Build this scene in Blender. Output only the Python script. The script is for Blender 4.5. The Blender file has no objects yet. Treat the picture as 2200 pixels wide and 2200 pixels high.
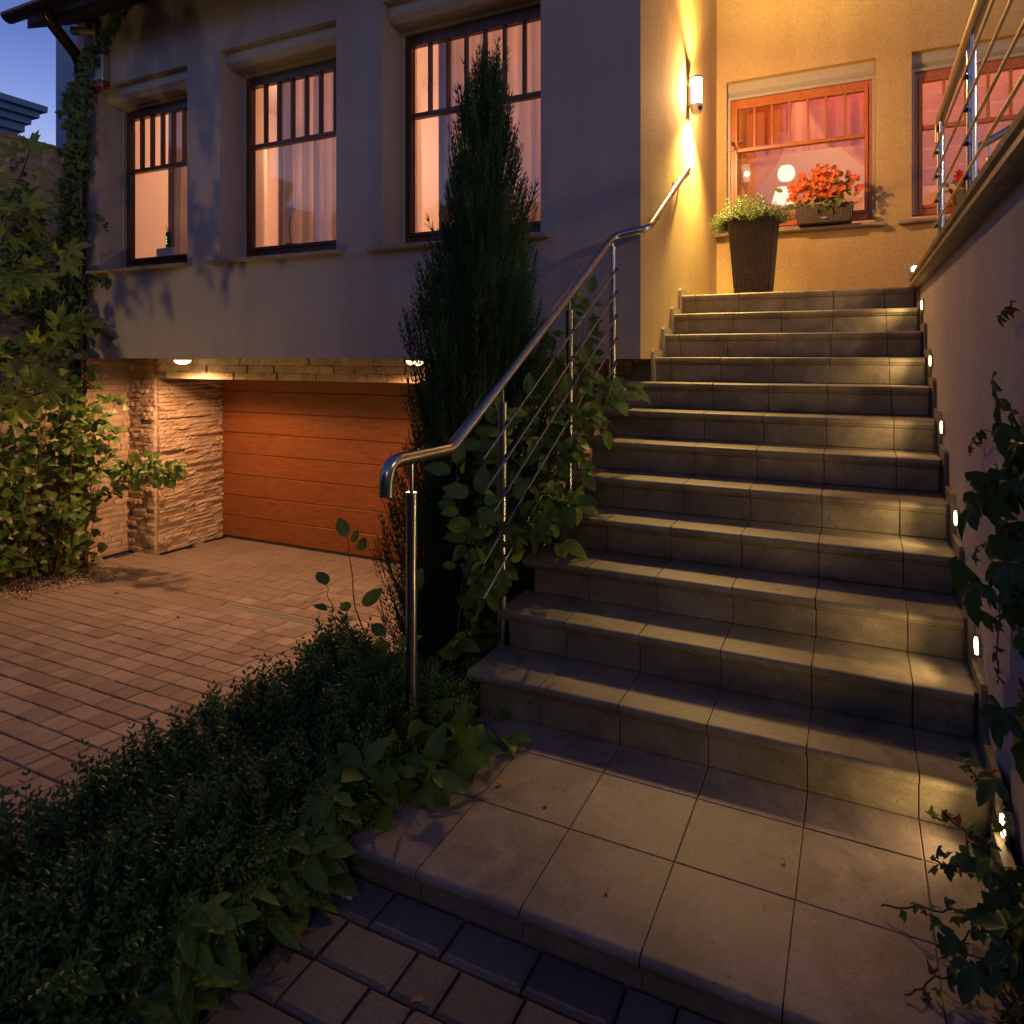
import bpy, bmesh, math, random
import numpy as np
from mathutils import Vector, Matrix, Euler
R=math.radians
SC=bpy.context.scene; COL=SC.collection
# ------------------------------------------------------------------ camera, sky, light, exposure
EZ=.15+9.01*.165; F=1510.; CANG=R(26.1)
cd=bpy.data.cameras.new("camera"); cam=bpy.data.objects.new("camera",cd); COL.objects.link(cam)
cam.location=(0,0,EZ); cam.rotation_euler=(R(90),0,CANG)
cd.sensor_width=36; cd.lens=F/2200*36; cd.shift_y=-333/2200; cd.clip_end=3000; cd.clip_start=.05
SC.camera=cam
W=bpy.data.worlds.new("World"); SC.world=W; W.use_nodes=True
nt=W.node_tree; bg=nt.nodes['Background']
# dusk sky: pale blue low down, deep blue overhead
tc=nt.nodes.new('ShaderNodeTexCoord'); sx=nt.nodes.new('ShaderNodeSeparateXYZ'); cr=nt.nodes.new('ShaderNodeValToRGB')
nt.links.new(tc.outputs['Generated'],sx.inputs[0]); nt.links.new(sx.outputs[2],cr.inputs[0]); nt.links.new(cr.outputs[0],bg.inputs[0])
el=cr.color_ramp.elements; el[0].position=0; el[0].color=(.12,.12,.20,1); el[1].position=1; el[1].color=(.022,.034,.10,1)
for p_,c_ in ((.24,(.33,.41,.74)),(.30,(.19,.27,.62)),(.355,(.115,.18,.50)),(.48,(.045,.07,.20))):
    e_=el.new(p_); e_.color=(*c_,1)
bg.inputs[1].default_value=1.0
vs=SC.view_settings; vs.view_transform='Standard'; vs.look='None'; vs.exposure=.22; vs.gamma=1; vs.use_curve_mapping=False
SC.render.engine='CYCLES'
SC.cycles.max_bounces=7; SC.cycles.diffuse_bounces=3; SC.cycles.glossy_bounces=3; SC.cycles.transparent_max_bounces=12
SC.cycles.sample_clamp_indirect=4; SC.cycles.caustics_reflective=False; SC.cycles.caustics_refractive=False
def lamp(name,typ,loc,color,energy,size=.05,rot=None,**k):
    d=bpy.data.lights.new(name,typ); d.color=color; d.energy=energy
    if typ in('POINT','SPOT'): d.shadow_soft_size=size
    if typ=='AREA': d.size=size
    for a,b in k.items(): setattr(d,a,b)
    o=bpy.data.objects.new(name,d); o.location=loc
    if rot: o.rotation_euler=rot
    COL.objects.link(o); return o
ORANGE=(1,.48,.20); WARM=(1,.55,.21); YEL=(1,.68,.18)
LX,LY,LZ=-1.20,5.95,3.83                     # entrance wall lamp
# ------------------------------------------------------------------ materials
MATS={}
def ramp2(nt,fac,c1,c2,p1=0.,p2=1.):
    r=nt.nodes.new('ShaderNodeValToRGB'); r.color_ramp.elements[0].position=p1; r.color_ramp.elements[1].position=p2
    r.color_ramp.elements[0].color=(*c1,1); r.color_ramp.elements[1].color=(*c2,1); nt.links.new(fac,r.inputs[0]); return r.outputs[0]
def noise(nt,scale,detail=4,vec=None,rough=.55,dist=0):
    n=nt.nodes.new('ShaderNodeTexNoise'); n.inputs['Scale'].default_value=scale; n.inputs['Detail'].default_value=detail
    n.inputs['Roughness'].default_value=rough; n.inputs['Distortion'].default_value=dist
    if vec: nt.links.new(vec,n.inputs['Vector'])
    return n.outputs['Fac']
def mixc(nt,fac,a,b,mode='MIX'):
    m=nt.nodes.new('ShaderNodeMix'); m.data_type='RGBA'; m.blend_type=mode
    if isinstance(fac,float): m.inputs[0].default_value=fac
    else: nt.links.new(fac,m.inputs[0])
    for i,x in ((6,a),(7,b)):
        if isinstance(x,tuple): m.inputs[i].default_value=(*x,1)
        else: nt.links.new(x,m.inputs[i])
    return m.outputs[2]
def math_(nt,op,a,b=0.,c=None):
    m=nt.nodes.new('ShaderNodeMath'); m.operation=op
    for i,x in enumerate((a,b) if c is None else (a,b,c)):
        if isinstance(x,(int,float)): m.inputs[i].default_value=x
        else: nt.links.new(x,m.inputs[i])
    return m.outputs[0]
def coords(nt,kind='Object',scale=None):
    t=nt.nodes.new('ShaderNodeTexCoord'); v=t.outputs[kind]
    if scale:
        m=nt.nodes.new('ShaderNodeMapping'); m.inputs['Scale'].default_value=scale; nt.links.new(v,m.inputs[0]); v=m.outputs[0]
    return v
def geopos(nt,scale=None):
    t=nt.nodes.new('ShaderNodeNewGeometry'); v=t.outputs['Position']
    if scale:
        m=nt.nodes.new('ShaderNodeMapping'); m.inputs['Scale'].default_value=scale; nt.links.new(v,m.inputs[0]); v=m.outputs[0]
    return v
def orand(nt):
    return nt.nodes.new('ShaderNodeObjectInfo').outputs['Random']
def mk(name,rough=.7,metal=0,spec=.5):
    m=bpy.data.materials.new(name); m.use_nodes=True; nt=m.node_tree; b=nt.nodes['Principled BSDF']
    b.inputs['Roughness'].default_value=rough; b.inputs['Metallic'].default_value=metal; b.inputs['Specular IOR Level'].default_value=spec
    MATS[name]=m; return m,nt,b
def bump(nt,b,h,strength=.3,dist=.01,prev=None):
    n=nt.nodes.new('ShaderNodeBump'); n.inputs['Strength'].default_value=strength; n.inputs['Distance'].default_value=dist
    nt.links.new(h,n.inputs['Height'])
    if prev: nt.links.new(prev,n.inputs['Normal'])
    nt.links.new(n.outputs[0],b.inputs['Normal']); return n.outputs[0]
def L(nt,a,b): nt.links.new(a,b)
def stucco(name,c1,c2):
    m,nt,b=mk(name,.9); p=geopos(nt)
    n1=noise(nt,.9,5,p); big=ramp2(nt,n1,c1,c2,.3,.7)
    st=noise(nt,3.,4,geopos(nt,(1.2,1.2,.12))); c=mixc(nt,math_(nt,'MULTIPLY',math_(nt,'MAXIMUM',math_(nt,'SUBTRACT',st,.45),0.),1.3),big,tuple(x*.7 for x in c1))
    f=noise(nt,95,5,p,.8); c=mixc(nt,.32,c,ramp2(nt,f,(0,0,0),(1,1,1),.3,.7),'OVERLAY')
    L(nt,c,b.inputs['Base Color']); bump(nt,b,f,1.,.006,bump(nt,b,noise(nt,14,3,p),.3,.012)); return m
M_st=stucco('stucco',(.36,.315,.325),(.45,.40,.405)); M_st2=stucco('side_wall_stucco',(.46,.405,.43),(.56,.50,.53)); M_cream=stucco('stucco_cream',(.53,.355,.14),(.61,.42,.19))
def plain(name,c,rough=.6,metal=0,nz=0,ns=30,spec=.5,bmp=0):
    m,nt,b=mk(name,rough,metal,spec)
    if nz:
        f=noise(nt,ns,4,coords(nt)); L(nt,ramp2(nt,f,tuple(x*(1-nz) for x in c),tuple(min(1,x*(1+nz)) for x in c),.3,.7),b.inputs['Base Color'])
        if bmp: bump(nt,b,f,bmp,.003)
    else: b.inputs['Base Color'].default_value=(*c,1)
    return m
def tile(name,c1,c2):
    m,nt,b=mk(name,.45,0,.5); p=geopos(nt)
    n=noise(nt,5.5,7,p,.65,.6); c=ramp2(nt,n,c1,c2,.36,.64); st=noise(nt,1.7,6,p,.7,1.2); c=mixc(nt,ramp2(nt,st,(0,)*3,(.55,)*3,.48,.72),c,tuple(x*.55 for x in c1))
    f=noise(nt,90,5,p,.7); c=mixc(nt,.35,c,ramp2(nt,f,(.2,.2,.2),(.85,.85,.85),.3,.7),'OVERLAY')
    r=orand(nt); c=mixc(nt,math_(nt,'MULTIPLY',r,.22),c,tuple(x*.6 for x in c1))
    sp=noise(nt,37,3,p,.6); c=mixc(nt,ramp2(nt,sp,(0,0,0),(1,1,1),.66,.74),c,tuple(x*.55 for x in c1))
    L(nt,c,b.inputs['Base Color']); L(nt,ramp2(nt,n,(.38,)*3,(.6,)*3),b.inputs['Roughness']); bump(nt,b,f,.12,.002); return m
M_tile=tile('step_tile',(.21,.165,.115),(.37,.30,.215)); M_tile2=tile('platform_tile',(.22,.165,.15),(.38,.295,.26))
M_grout=plain('grout',(.24,.20,.16),.95,nz=.2)
def paver(name,c1,c2):
    m,nt,b=mk(name,.85); p=geopos(nt)
    c=ramp2(nt,orand(nt),c1,c2,0,1); f=noise(nt,140,4,p,.7); c=mixc(nt,.45,c,ramp2(nt,f,(.15,)*3,(.85,)*3,.3,.7),'OVERLAY')
    g=noise(nt,2.2,5,p); c=mixc(nt,ramp2(nt,g,(0,)*3,(.5,)*3,.4,.75),c,tuple(x*.6 for x in c1))
    L(nt,c,b.inputs['Base Color']); bump(nt,b,f,.35,.003); return m
M_pav=paver('driveway_paver',(.23,.18,.148),(.35,.285,.24)); M_pav2=paver('walk_paver',(.12,.10,.10),(.20,.165,.16))
M_joint=plain('joint_sand',(.05,.04,.03),.95,nz=.3,ns=80)
M_soil=plain('soil',(.035,.025,.018),.95,nz=.5,ns=40,bmp=.6)
def stone(name,c1,c2):
    m,nt,b=mk(name,.9); p=geopos(nt)
    c=ramp2(nt,orand(nt),c1,c2); n=noise(nt,9,6,p,.65,.5); c=mixc(nt,ramp2(nt,n,(0,)*3,(.75,)*3,.45,.75),c,tuple(x*.5 for x in c1))
    f=noise(nt,60,6,geopos(nt,(1,1,2.5)),.7); L(nt,c,b.inputs['Base Color']); bump(nt,b,f,.7,.005,bump(nt,b,noise(nt,16,4,geopos(nt,(1,1,2))),.35,.012)); return m
M_stone=stone('split_stone',(.44,.33,.24),(.58,.45,.33)); M_stonew=stone('wall_stone',(.36,.30,.22),(.50,.42,.30))
def wood(name,c1,c2,sc,rough=.35):
    m,nt,b=mk(name,rough); p=geopos(nt,sc); n=noise(nt,3,6,p,.6,1.8)
    L(nt,ramp2(nt,n,c1,c2,.3,.7),b.inputs['Base Color']); bump(nt,b,n,.08,.003); return m
M_door=wood('garage_wood',(.13,.042,.013),(.28,.088,.026),(1.2,1,14),.42)
M_dark=wood('dark_wood',(.055,.020,.012),(.10,.040,.022),(6,6,1.5)); M_red=wood('red_wood',(.38,.10,.02),(.52,.17,.035),(6,6,1.5))
M_shut=plain('shutter',(.40,.36,.31),.5,nz=.06); M_sill=plain('sill',(.30,.24,.19),.5,nz=.2,ns=12)
M_white2=plain('galvanised',(.36,.34,.31),.5); M_black=plain('black_rubber',(.02,.02,.02),.6); M_white=plain('white_plastic',(.75,.75,.75),.35); M_grey=plain('grey_metal',(.30,.31,.33),.35,.5)
M_pipe=plain('brown_pipe',(.05,.03,.02),.25,.6); M_roof=plain('roof_wood',(.025,.018,.014),.7,nz=.3)
M_tiler=plain('roof_tile',(.05,.03,.028),.6,nz=.3); M_redp=plain('red_plastic',(.16,.02,.015),.3)
def steel():
    m,nt,b=mk('brushed_steel',.22,1.); p=coords(nt,'Object',(60,60,1.5)); n=noise(nt,8,3,p)
    b.inputs['Base Color'].default_value=(.50,.48,.45,1); L(nt,ramp2(nt,n,(.16,)*3,(.32,)*3),b.inputs['Roughness']); return m
M_steel=steel()
def glass(name,tint=(1,1,1),base=.015):
    m=bpy.data.materials.new(name); m.use_nodes=True; nt=m.node_tree; nt.nodes.clear(); o=nt.nodes.new('ShaderNodeOutputMaterial')
    t=nt.nodes.new('ShaderNodeBsdfTransparent'); t.inputs[0].default_value=(*tint,1); g=nt.nodes.new('ShaderNodeBsdfGlossy'); g.inputs['Roughness'].default_value=.02
    f=nt.nodes.new('ShaderNodeFresnel'); ge=nt.nodes.new('ShaderNodeNewGeometry'); L(nt,math_(nt,'SUBTRACT',1.5,math_(nt,'MULTIPLY',ge.outputs['Backfacing'],.8333)),f.inputs[0]); mx=nt.nodes.new('ShaderNodeMixShader')
    L(nt,math_(nt,'ADD',f.outputs[0],base),mx.inputs[0]); L(nt,t.outputs[0],mx.inputs[1]); L(nt,g.outputs[0],mx.inputs[2]); L(nt,mx.outputs[0],o.inputs[0]); return m
M_glass=glass('window_glass')
def emis(name,c,s):
    m=bpy.data.materials.new(name); m.use_nodes=True; nt=m.node_tree; nt.nodes.clear(); o=nt.nodes.new('ShaderNodeOutputMaterial')
    e=nt.nodes.new('ShaderNodeEmission'); e.inputs[0].default_value=(*c,1); e.inputs[1].default_value=s; L(nt,e.outputs[0],o.inputs[0]); return m
M_lampglow=emis('lamp_glow',(1,.90,.66),1.1); 
nt_=M_lampglow.node_tree; o_=[n for n in nt_.nodes if n.type=='OUTPUT_MATERIAL'][0]; e_=[n for n in nt_.nodes if n.type=='EMISSION'][0]; t_=nt_.nodes.new('ShaderNodeBsdfTransparent'); a_=nt_.nodes.new('ShaderNodeAddShader')
nt_.links.new(e_.outputs[0],a_.inputs[0]); nt_.links.new(t_.outputs[0],a_.inputs[1]); nt_.links.new(a_.outputs[0],o_.inputs[0])
M_garlamp=emis('garage_lamp_glow',(1,.62,.28),9); M_stepglow=emis('step_light_glow',(1,.72,.30),14)
def cloth(name,c,tr=.5):
    m=bpy.data.materials.new(name); m.use_nodes=True; nt=m.node_tree; b=nt.nodes['Principled BSDF']; o=nt.nodes['Material Output']
    b.inputs['Base Color'].default_value=(*c,1); b.inputs['Roughness'].default_value=.9
    t=nt.nodes.new('ShaderNodeBsdfTranslucent'); t.inputs[0].default_value=(*c,1); mx=nt.nodes.new('ShaderNodeMixShader'); mx.inputs[0].default_value=tr
    L(nt,b.outputs[0],mx.inputs[1]); L(nt,t.outputs[0],mx.inputs[2]); L(nt,mx.outputs[0],o.inputs[0])
    n=noise(nt,400,2,coords(nt)); bump(nt,b,n,.1,.001); return m
M_curt=cloth('sheer_curtain',(.82,.72,.64),.52); M_drape=cloth('grey_drape',(.20,.18,.19),.2); M_swag=cloth('red_swag',(.75,.36,.20),.6)
M_room=plain('room_plaster',(.58,.45,.39),.9); M_roomr=plain('room_plaster_red',(.62,.42,.32),.9)
def leafm(name,c1,c2,tr=.3,vein=True,rough=.45,edge=None):
    m=bpy.data.materials.new(name); m.use_nodes=True; nt=m.node_tree; b=nt.nodes['Principled BSDF']; o=nt.nodes['Material Output']
    b.inputs['Roughness'].default_value=rough; b.inputs['Specular IOR Level'].default_value=.4
    r=orand(nt); p=geopos(nt); n=noise(nt,25,3,p); n2=noise(nt,6,3,p); f=math_(nt,'ADD',math_(nt,'ADD',math_(nt,'MULTIPLY',r,.4),math_(nt,'MULTIPLY',n,.45)),math_(nt,'MULTIPLY',math_(nt,'SUBTRACT',n2,.35),.8))
    c=ramp2(nt,f,c1,c2,.15,.85)
    if vein:
        s=nt.nodes.new('ShaderNodeSeparateXYZ'); L(nt,coords(nt),s.inputs[0]); ax=math_(nt,'ABSOLUTE',s.outputs[0])
        v=math_(nt,'SINE',math_(nt,'MULTIPLY',math_(nt,'SUBTRACT',s.outputs[1],math_(nt,'MULTIPLY',ax,.8)),55.)); v=math_(nt,'POWER',math_(nt,'MAXIMUM',v,0.),6.)
        mid=math_(nt,'LESS_THAN',ax,.012); vv=math_(nt,'MAXIMUM',v,mid)
        c=mixc(nt,math_(nt,'MULTIPLY',vv,.35),c,tuple(min(1,x*1.9) for x in c2)); bump(nt,b,vv,-.25,.004)
    L(nt,c,b.inputs['Base Color']); t=nt.nodes.new('ShaderNodeBsdfTranslucent'); L(nt,c,t.inputs[0]); mx=nt.nodes.new('ShaderNodeMixShader'); mx.inputs[0].default_value=tr
    L(nt,b.outputs[0],mx.inputs[1]); L(nt,t.outputs[0],mx.inputs[2]); L(nt,mx.outputs[0],o.inputs[0]); return m
ML_box=leafm('box_leaf',(.04,.10,.022),(.085,.18,.04),.25,False); ML_jun=leafm('juniper_leaf',(.035,.085,.025),(.075,.15,.045),.15,False,.6)
ML_cre=leafm('creeper_leaf',(.09,.16,.022),(.18,.26,.04)); ML_dog=leafm('shrub_leaf',(.07,.14,.025),(.15,.23,.042))
ML_kiwi=leafm('climber_leaf',(.06,.12,.025),(.15,.23,.045)); ML_pale=leafm('pale_leaf',(.45,.45,.28),(.6,.55,.36))
ML_map=leafm('maple_leaf',(.13,.21,.03),(.30,.36,.05),.35); ML_ivy=leafm('ivy_leaf',(.035,.07,.018),(.08,.13,.03),.2)
ML_redl=leafm('red_leaf',(.14,.04,.025),(.22,.07,.03)); ML_her=leafm('herb_leaf',(.09,.13,.05),(.16,.20,.08),.3,False); ML_dry=leafm('dry_leaf',(.30,.14,.06),(.45,.22,.1),.1,False)
M_fl=cloth('orange_petal',(.85,.22,.07),.3); M_flr=cloth('red_petal',(.65,.02,.015),.3)
M_bark=plain('bark',(.07,.045,.03),.9,nz=.4,ns=60); M_twig=plain('red_twig',(.14,.05,.03),.8)
def wick():
    m,nt,b=mk('wicker',.55); s=nt.nodes.new('ShaderNodeSeparateXYZ'); L(nt,coords(nt),s.inputs[0])
    xy=math_(nt,'ADD',s.outputs[0],s.outputs[1]); a=math_(nt,'SINE',math_(nt,'MULTIPLY',xy,137.)); ph=math_(nt,'MULTIPLY',math_(nt,'GREATER_THAN',a,0.),3.1416)
    h=math_(nt,'SINE',math_(nt,'ADD',math_(nt,'MULTIPLY',s.outputs[2],330.),ph)); h=math_(nt,'MULTIPLY',math_(nt,'ABSOLUTE',a),math_(nt,'ADD',math_(nt,'MULTIPLY',h,.5),.5))
    L(nt,ramp2(nt,h,(.02,.013,.009),(.13,.09,.065)),b.inputs['Base Color']); bump(nt,b,h,.8,.004); return m
M_wick=wick()
M_blue=stucco('neighbour_stucco',(.30,.38,.48),(.34,.42,.52))
# ------------------------------------------------------------------ mesh helpers
class MB:
    def __init__(s): s.v=[]; s.f=[]
    def add(s,vs,fs):
        n=len(s.v); s.v+= [tuple(v) for v in vs]; s.f+=[tuple(i+n for i in f) for f in fs]; return s
    def box(s,x0,x1,y0,y1,z0,z1):
        return s.add([(x0,y0,z0),(x1,y0,z0),(x1,y1,z0),(x0,y1,z0),(x0,y0,z1),(x1,y0,z1),(x1,y1,z1),(x0,y1,z1)],
          [(0,3,2,1),(4,5,6,7),(0,1,5,4),(1,2,6,5),(2,3,7,6),(3,0,4,7)])
    def prism(s,prof,a,b,axis='X'):           # profile of (p,q) extruded along axis
        n=len(prof); P=lambda t,p,q: {'X':(t,p,q),'Y':(p,t,q),'Z':(p,q,t)}[axis]
        return s.add([P(a,*c) for c in prof]+[P(b,*c) for c in prof],[tuple(range(n))[::-1],tuple(range(n,2*n))]+[(i,(i+1)%n,n+(i+1)%n,n+i) for i in range(n)])
    def tube(s,pts,r,n=10,caps=True,radii=None):
        pts=[Vector(p) for p in pts]; rings=[]; up=None
        for i,p in enumerate(pts):
            d=(pts[min(i+1,len(pts)-1)]-pts[max(i-1,0)]).normalized()
            if up is None: up=d.orthogonal().normalized()
            up=(up-d*up.dot(d)).normalized(); w=d.cross(up); rr=radii[i] if radii else r
            k=1.
            if 0<i<len(pts)-1:
                a=(pts[i]-pts[i-1]).angle(pts[i+1]-pts[i]); k=1/max(.5,math.cos(a/2))
            rings.append([p+(up*math.cos(2*math.pi*j/n)+w*math.sin(2*math.pi*j/n))*rr*(k if k<1.02 else 1) for j in range(n)])
        v=[q for r_ in rings for q in r_]; f=[(i*n+j,i*n+(j+1)%n,(i+1)*n+(j+1)%n,(i+1)*n+j) for i in range(len(pts)-1) for j in range(n)]
        if caps: f+=[tuple(range(n))[::-1],tuple(range((len(pts)-1)*n,len(pts)*n))]
        return s.add(v,f)
    def lathe(s,prof,c,n=20):
        v=[(c[0]+r*math.cos(2*math.pi*j/n),c[1]+r*math.sin(2*math.pi*j/n),c[2]+z) for r,z in prof for j in range(n)]
        f=[(i*n+j,i*n+(j+1)%n,(i+1)*n+(j+1)%n,(i+1)*n+j) for i in range(len(prof)-1) for j in range(n)]
        return s.add(v,f+[tuple(range(n))[::-1],tuple(range((len(prof)-1)*n,len(prof)*n))])
    def mesh(s,name):
        m=bpy.data.meshes.new(name); m.from_pydata(s.v,[],s.f); m.update(); return m
    def build(s,name,mat,parent=None,smooth=False,bevel=0,loc=None):
        m=s.mesh(name); m.materials.append(mat)
        if smooth:
            for p in m.polygons: p.use_smooth=True
            if smooth=='auto': m.set_sharp_from_angle(angle=R(35))
        o=bpy.data.objects.new(name,m)
        if bevel:
            bm=bmesh.new(); bm.from_mesh(m); bmesh.ops.bevel(bm,geom=list(bm.edges),offset=bevel,segments=1,affect='EDGES',profile=.5); bm.to_mesh(m); bm.free()
        if loc: o.location=loc
        COL.objects.link(o)
        if parent: o.parent=parent
        return o
def tag(o,label=None,cat=None,group=None,kind=None):
    for k,v in (('label',label),('category',cat),('group',group),('kind',kind)):
        if v: o[k]=v
    return o
def empty(name,label,cat,loc=(0,0,0),group=None):
    o=bpy.data.objects.new(name,None); o.empty_display_size=.1; COL.objects.link(o); o.location=loc; return tag(o,label,cat,group)
def inst(name,mesh,parent,M):
    o=bpy.data.objects.new(name,mesh); COL.objects.link(o); o.parent=parent; o.matrix_parent_inverse=Matrix(); 
    o.matrix_local=M; return o
def part(mb,name,mat,parent,**k):             # world-space mesh under a located empty
    o=mb.build(name,mat,parent,**k); o.location=-parent.location if parent.parent is None else (0,0,0); return o
rng=random.Random(7)
H=.165; NY=[None]+[2.57+.2785*(k-1) for k in range(1,13)]; XR=.365; TW=.331; XJ=.18; XL=-1.475
YF=4.506; YS=5.106; YD=5.95; YB=7.30; SX=-1.27; GZ=-.48; ZB=1.624; BWX=-7.17
def zdrive(y): return GZ if y>=4.4 else GZ+.07*(4.4-y)
# ------------------------------------------------------------------ ground
g=MB(); g.add([(-400,-400,-.75),(400,-400,-.75),(400,400,-.75),(-400,400,-.75)],[(0,1,2,3)])
tag(g.build('ground',M_soil),kind='structure')
g=MB(); e=.022
ys=[-1.5,4.4,6.3]
g.add([(BWX-.1,y,zdrive(y)-e) for y in ys]+[(-1.9,y,zdrive(y)-e) for y in ys],[(0,3,4,1),(1,4,5,2)])
drive=tag(g.build('driveway',M_joint),kind='structure')
# pavers of the driveway
def paver_mesh(l,w,nm,mat,h=.05,ch=.006):
    a,b=l/2,w/2; o=[(-a,-b),(a,-b),(a,b),(-a,b)]; i=[(x-math.copysign(ch,x),y-math.copysign(ch,y)) for x,y in o]
    m=MB().add([(x,y,-h) for x,y in o]+[(x,y,-ch*.7) for x,y in o]+[(x,y,0) for x,y in i],[(0,1,5,4),(1,2,6,5),(2,3,7,6),(3,0,4,7),(4,5,9,8),(5,6,10,9),(6,7,11,10),(7,4,8,11),(8,9,10,11)]).mesh(nm)
    m.materials.append(mat); return m
LEN=[.095,.142,.188]; PW=.142
pm=[paver_mesh(l-.006,PW-.006,'paver',M_pav) for l in LEN]
cand=[]
y=4.39+PW*11
while y>.55:
    yc=y-PW/2; inapron=yc>4.42
    if 4.26<yc<4.38:
        y-=PW; continue
    x=-7.1+rng.uniform(0,.1); last=None
    while x<-2.05:
        k=rng.choice([0,1,1,2,2])
        xc=x+LEN[k]/2; x+=LEN[k]
        if yc>YS and (xc<-6.68): continue
        if xc>-2.1 or (xc>-2.0): continue
        # only what the camera can see above the hedge
        cand.append((xc,yc,k,xc*xc+yc*yc))
    y-=PW
def vis(xc,yc):
    fw=math.sin(CANG)*-xc+math.cos(CANG)*yc; r=math.cos(CANG)*xc+math.sin(CANG)*yc
    u=1100+F*r/fw; v=767-F*(zdrive(yc)-EZ)/fw
    return -60<u<900 and v<1760 and v<1700-u*.42+60 
cv=[c for c in cand if vis(c[0],c[1])]; cv.sort(key=lambda c:c[3]); near=cv[:300]; ns=set((c[0],c[1]) for c in near)
slope=math.atan(-.07)
for xc,yc,k,d in near:
    s=slope if yc<4.4 else 0
    inst('paver',pm[k],drive,Matrix.Translation((xc,yc,zdrive(yc)+rng.uniform(-.002,.002)))@Euler((s+rng.gauss(0,.006),rng.gauss(0,.006),rng.gauss(0,.008))).to_matrix().to_4x4())
far=MB()
for xc,yc,k,d in cand:
    if (xc,yc) in ns: continue
    src=pm[k]; s=slope if yc<4.4 else 0; Mx=Matrix.Translation((xc,yc,zdrive(yc)+rng.uniform(-.0015,.0015)))@Euler((s+rng.gauss(0,.004),rng.gauss(0,.004),0)).to_matrix().to_4x4()
    far.add([Mx@v.co for v in src.vertices],[tuple(p.vertices) for p in src.polygons])
tag(far.build('paver_field',M_pav,drive),kind='stuff')
# drain channel
GRX=0
dr=empty('drain_channel','narrow slotted metal drain channel across the paved driveway','drain',(-4.6,4.31,GZ))
b=MB(); b.box(-7.0,-2.3,4.238,4.246,GZ-.05,GZ+.004); b.box(-7.0,-2.3,4.375,4.385,GZ-.05,GZ+.004); part(b,'channel_edge',M_sill,dr)
b=MB(); b.box(-7.0,-2.3,4.386,4.396,GZ-.03,GZ+.003); part(b,'gap_strip',M_black,dr)
b=MB(); x=-4.85
b.box(-4.86,-2.3,4.247,4.262,GZ-.02,GZ+.002); b.box(-4.86,-2.3,4.358,4.373,GZ-.02,GZ+.002)
while x<-2.3: b.box(x,x+.013,4.262,4.358,GZ-.02,GZ+.001); x+=.034
part(b,'grate',M_white2,dr)
part(MB().box(-4.86,-2.3,4.247,4.373,GZ-.06,GZ-.0205),'channel_bed',M_black,dr)
b=MB(); b.box(-7.0,-4.87,4.247,4.373,GZ-.02,GZ+.001); part(b,'cover_slab',M_pav,dr)
# gravel strip
grv=MB(); 
for i in range(2600):
    x=rng.uniform(-7.1,-6.35) if rng.random()<.5 else rng.uniform(-7.1,-6.6); y=rng.uniform(2.6,4.6); s=rng.uniform(.008,.02); z=zdrive(y)+.008
    q=Matrix.Translation((x,y,z))@Euler([rng.uniform(0,6) for _ in range(3)]).to_matrix().to_4x4()@Matrix.Diagonal((s,s*.8,s*.6,1))
    grv.add([q@Vector(v) for v in ((1,0,0),(-1,0,0),(0,1,0),(0,-1,0),(0,0,1),(0,0,-1))],[(0,2,4),(2,1,4),(1,3,4),(3,0,4),(2,0,5),(1,2,5),(3,1,5),(0,3,5)])
tag(grv.build('gravel',plain('gravel',(.34,.28,.20),.9,nz=.5,ns=20)),kind='stuff')
# front walk
g=MB(); g.add([(-1.42,-2,.03),(2.5,-2,.03),(2.5,1.78,.03),(-1.42,1.78,.03)],[(0,1,2,3)]); walk=tag(g.build('pavement',M_joint),kind='structure')
wm={}
y=1.725; row=0
while y>.35:
    x=-1.415; row+=1
    while x<.45:
        l=rng.choice([.13,.185,.235,.235]) if not (row==1 and x<-1.4) else .19
        if (round(l,3)) not in wm: wm[round(l,3)]=paver_mesh(l-.009,.136,'paver',M_pav2,.05,.010)
        xc=x+l/2; yc=y-.0725
        inst('paver',wm[round(l,3)],walk,Matrix.Translation((xc,yc,.055+rng.uniform(-.003,.002)))@Euler((rng.gauss(0,.008),rng.gauss(0,.008),rng.gauss(0,.006))).to_matrix().to_4x4()); x+=l
    y-=.145
# planting bed
b=MB(); NXb,NYb=6,24
vv=[]; 
for j in range(NYb+1):
    for i in range(NXb+1):
        x=-2.1+.68*i/NXb; y=-.5+5.6*j/NYb; base=-.03 if y<2 else -.03
        vv.append((x,y,base+rng.uniform(-.02,.02)-(.12 if i==0 else 0)))
b.add(vv,[(j*(NXb+1)+i,j*(NXb+1)+i+1,(j+1)*(NXb+1)+i+1,(j+1)*(NXb+1)+i) for j in range(NYb) for i in range(NXb)])
b.box(-2.13,-2.1,-.5,5.1,-.7,-.08)
tag(b.build('planting_bed',M_soil),kind='structure')
# ------------------------------------------------------------------ staircase
st=empty('staircase','wide tiled outdoor staircase climbing to the entrance landing','staircase',(-.55,2.6,.15))
b=MB(); gp=[(1.735,0),(1.735,.145)]
for k in range(1,13):
    zt=.15+H*k; gp+=[(NY[k]+.042,zt-H-.004),(NY[k]+.042,zt-.005)]
gp+=[(7.3,2.125),(7.3,-.6),(1.735,-.6)]
b.prism([(p,q) for p,q in gp],-1.40,XR+.03)
b.prism([(NY[1]+.042,-.3)]+gp[3:],XL+.05,-1.4005)
part(b,'stair_core',M_grout,st)
b=MB(); b.box(SX+.02,4.,5.7,7.3,1.9,2.12); part(b,'landing_slab',M_grout,st)
nose=[(.279,0),(.018,0),(.008,-.003),(.002,-.010),(0,-.018),(.003,-.028),(.010,-.034),(.016,-.036),(.016,-.042),(.022,-.047),(.030,-.049),(.040,-.049),(.040,-.02),(.279,-.02)]
NM={}
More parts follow.
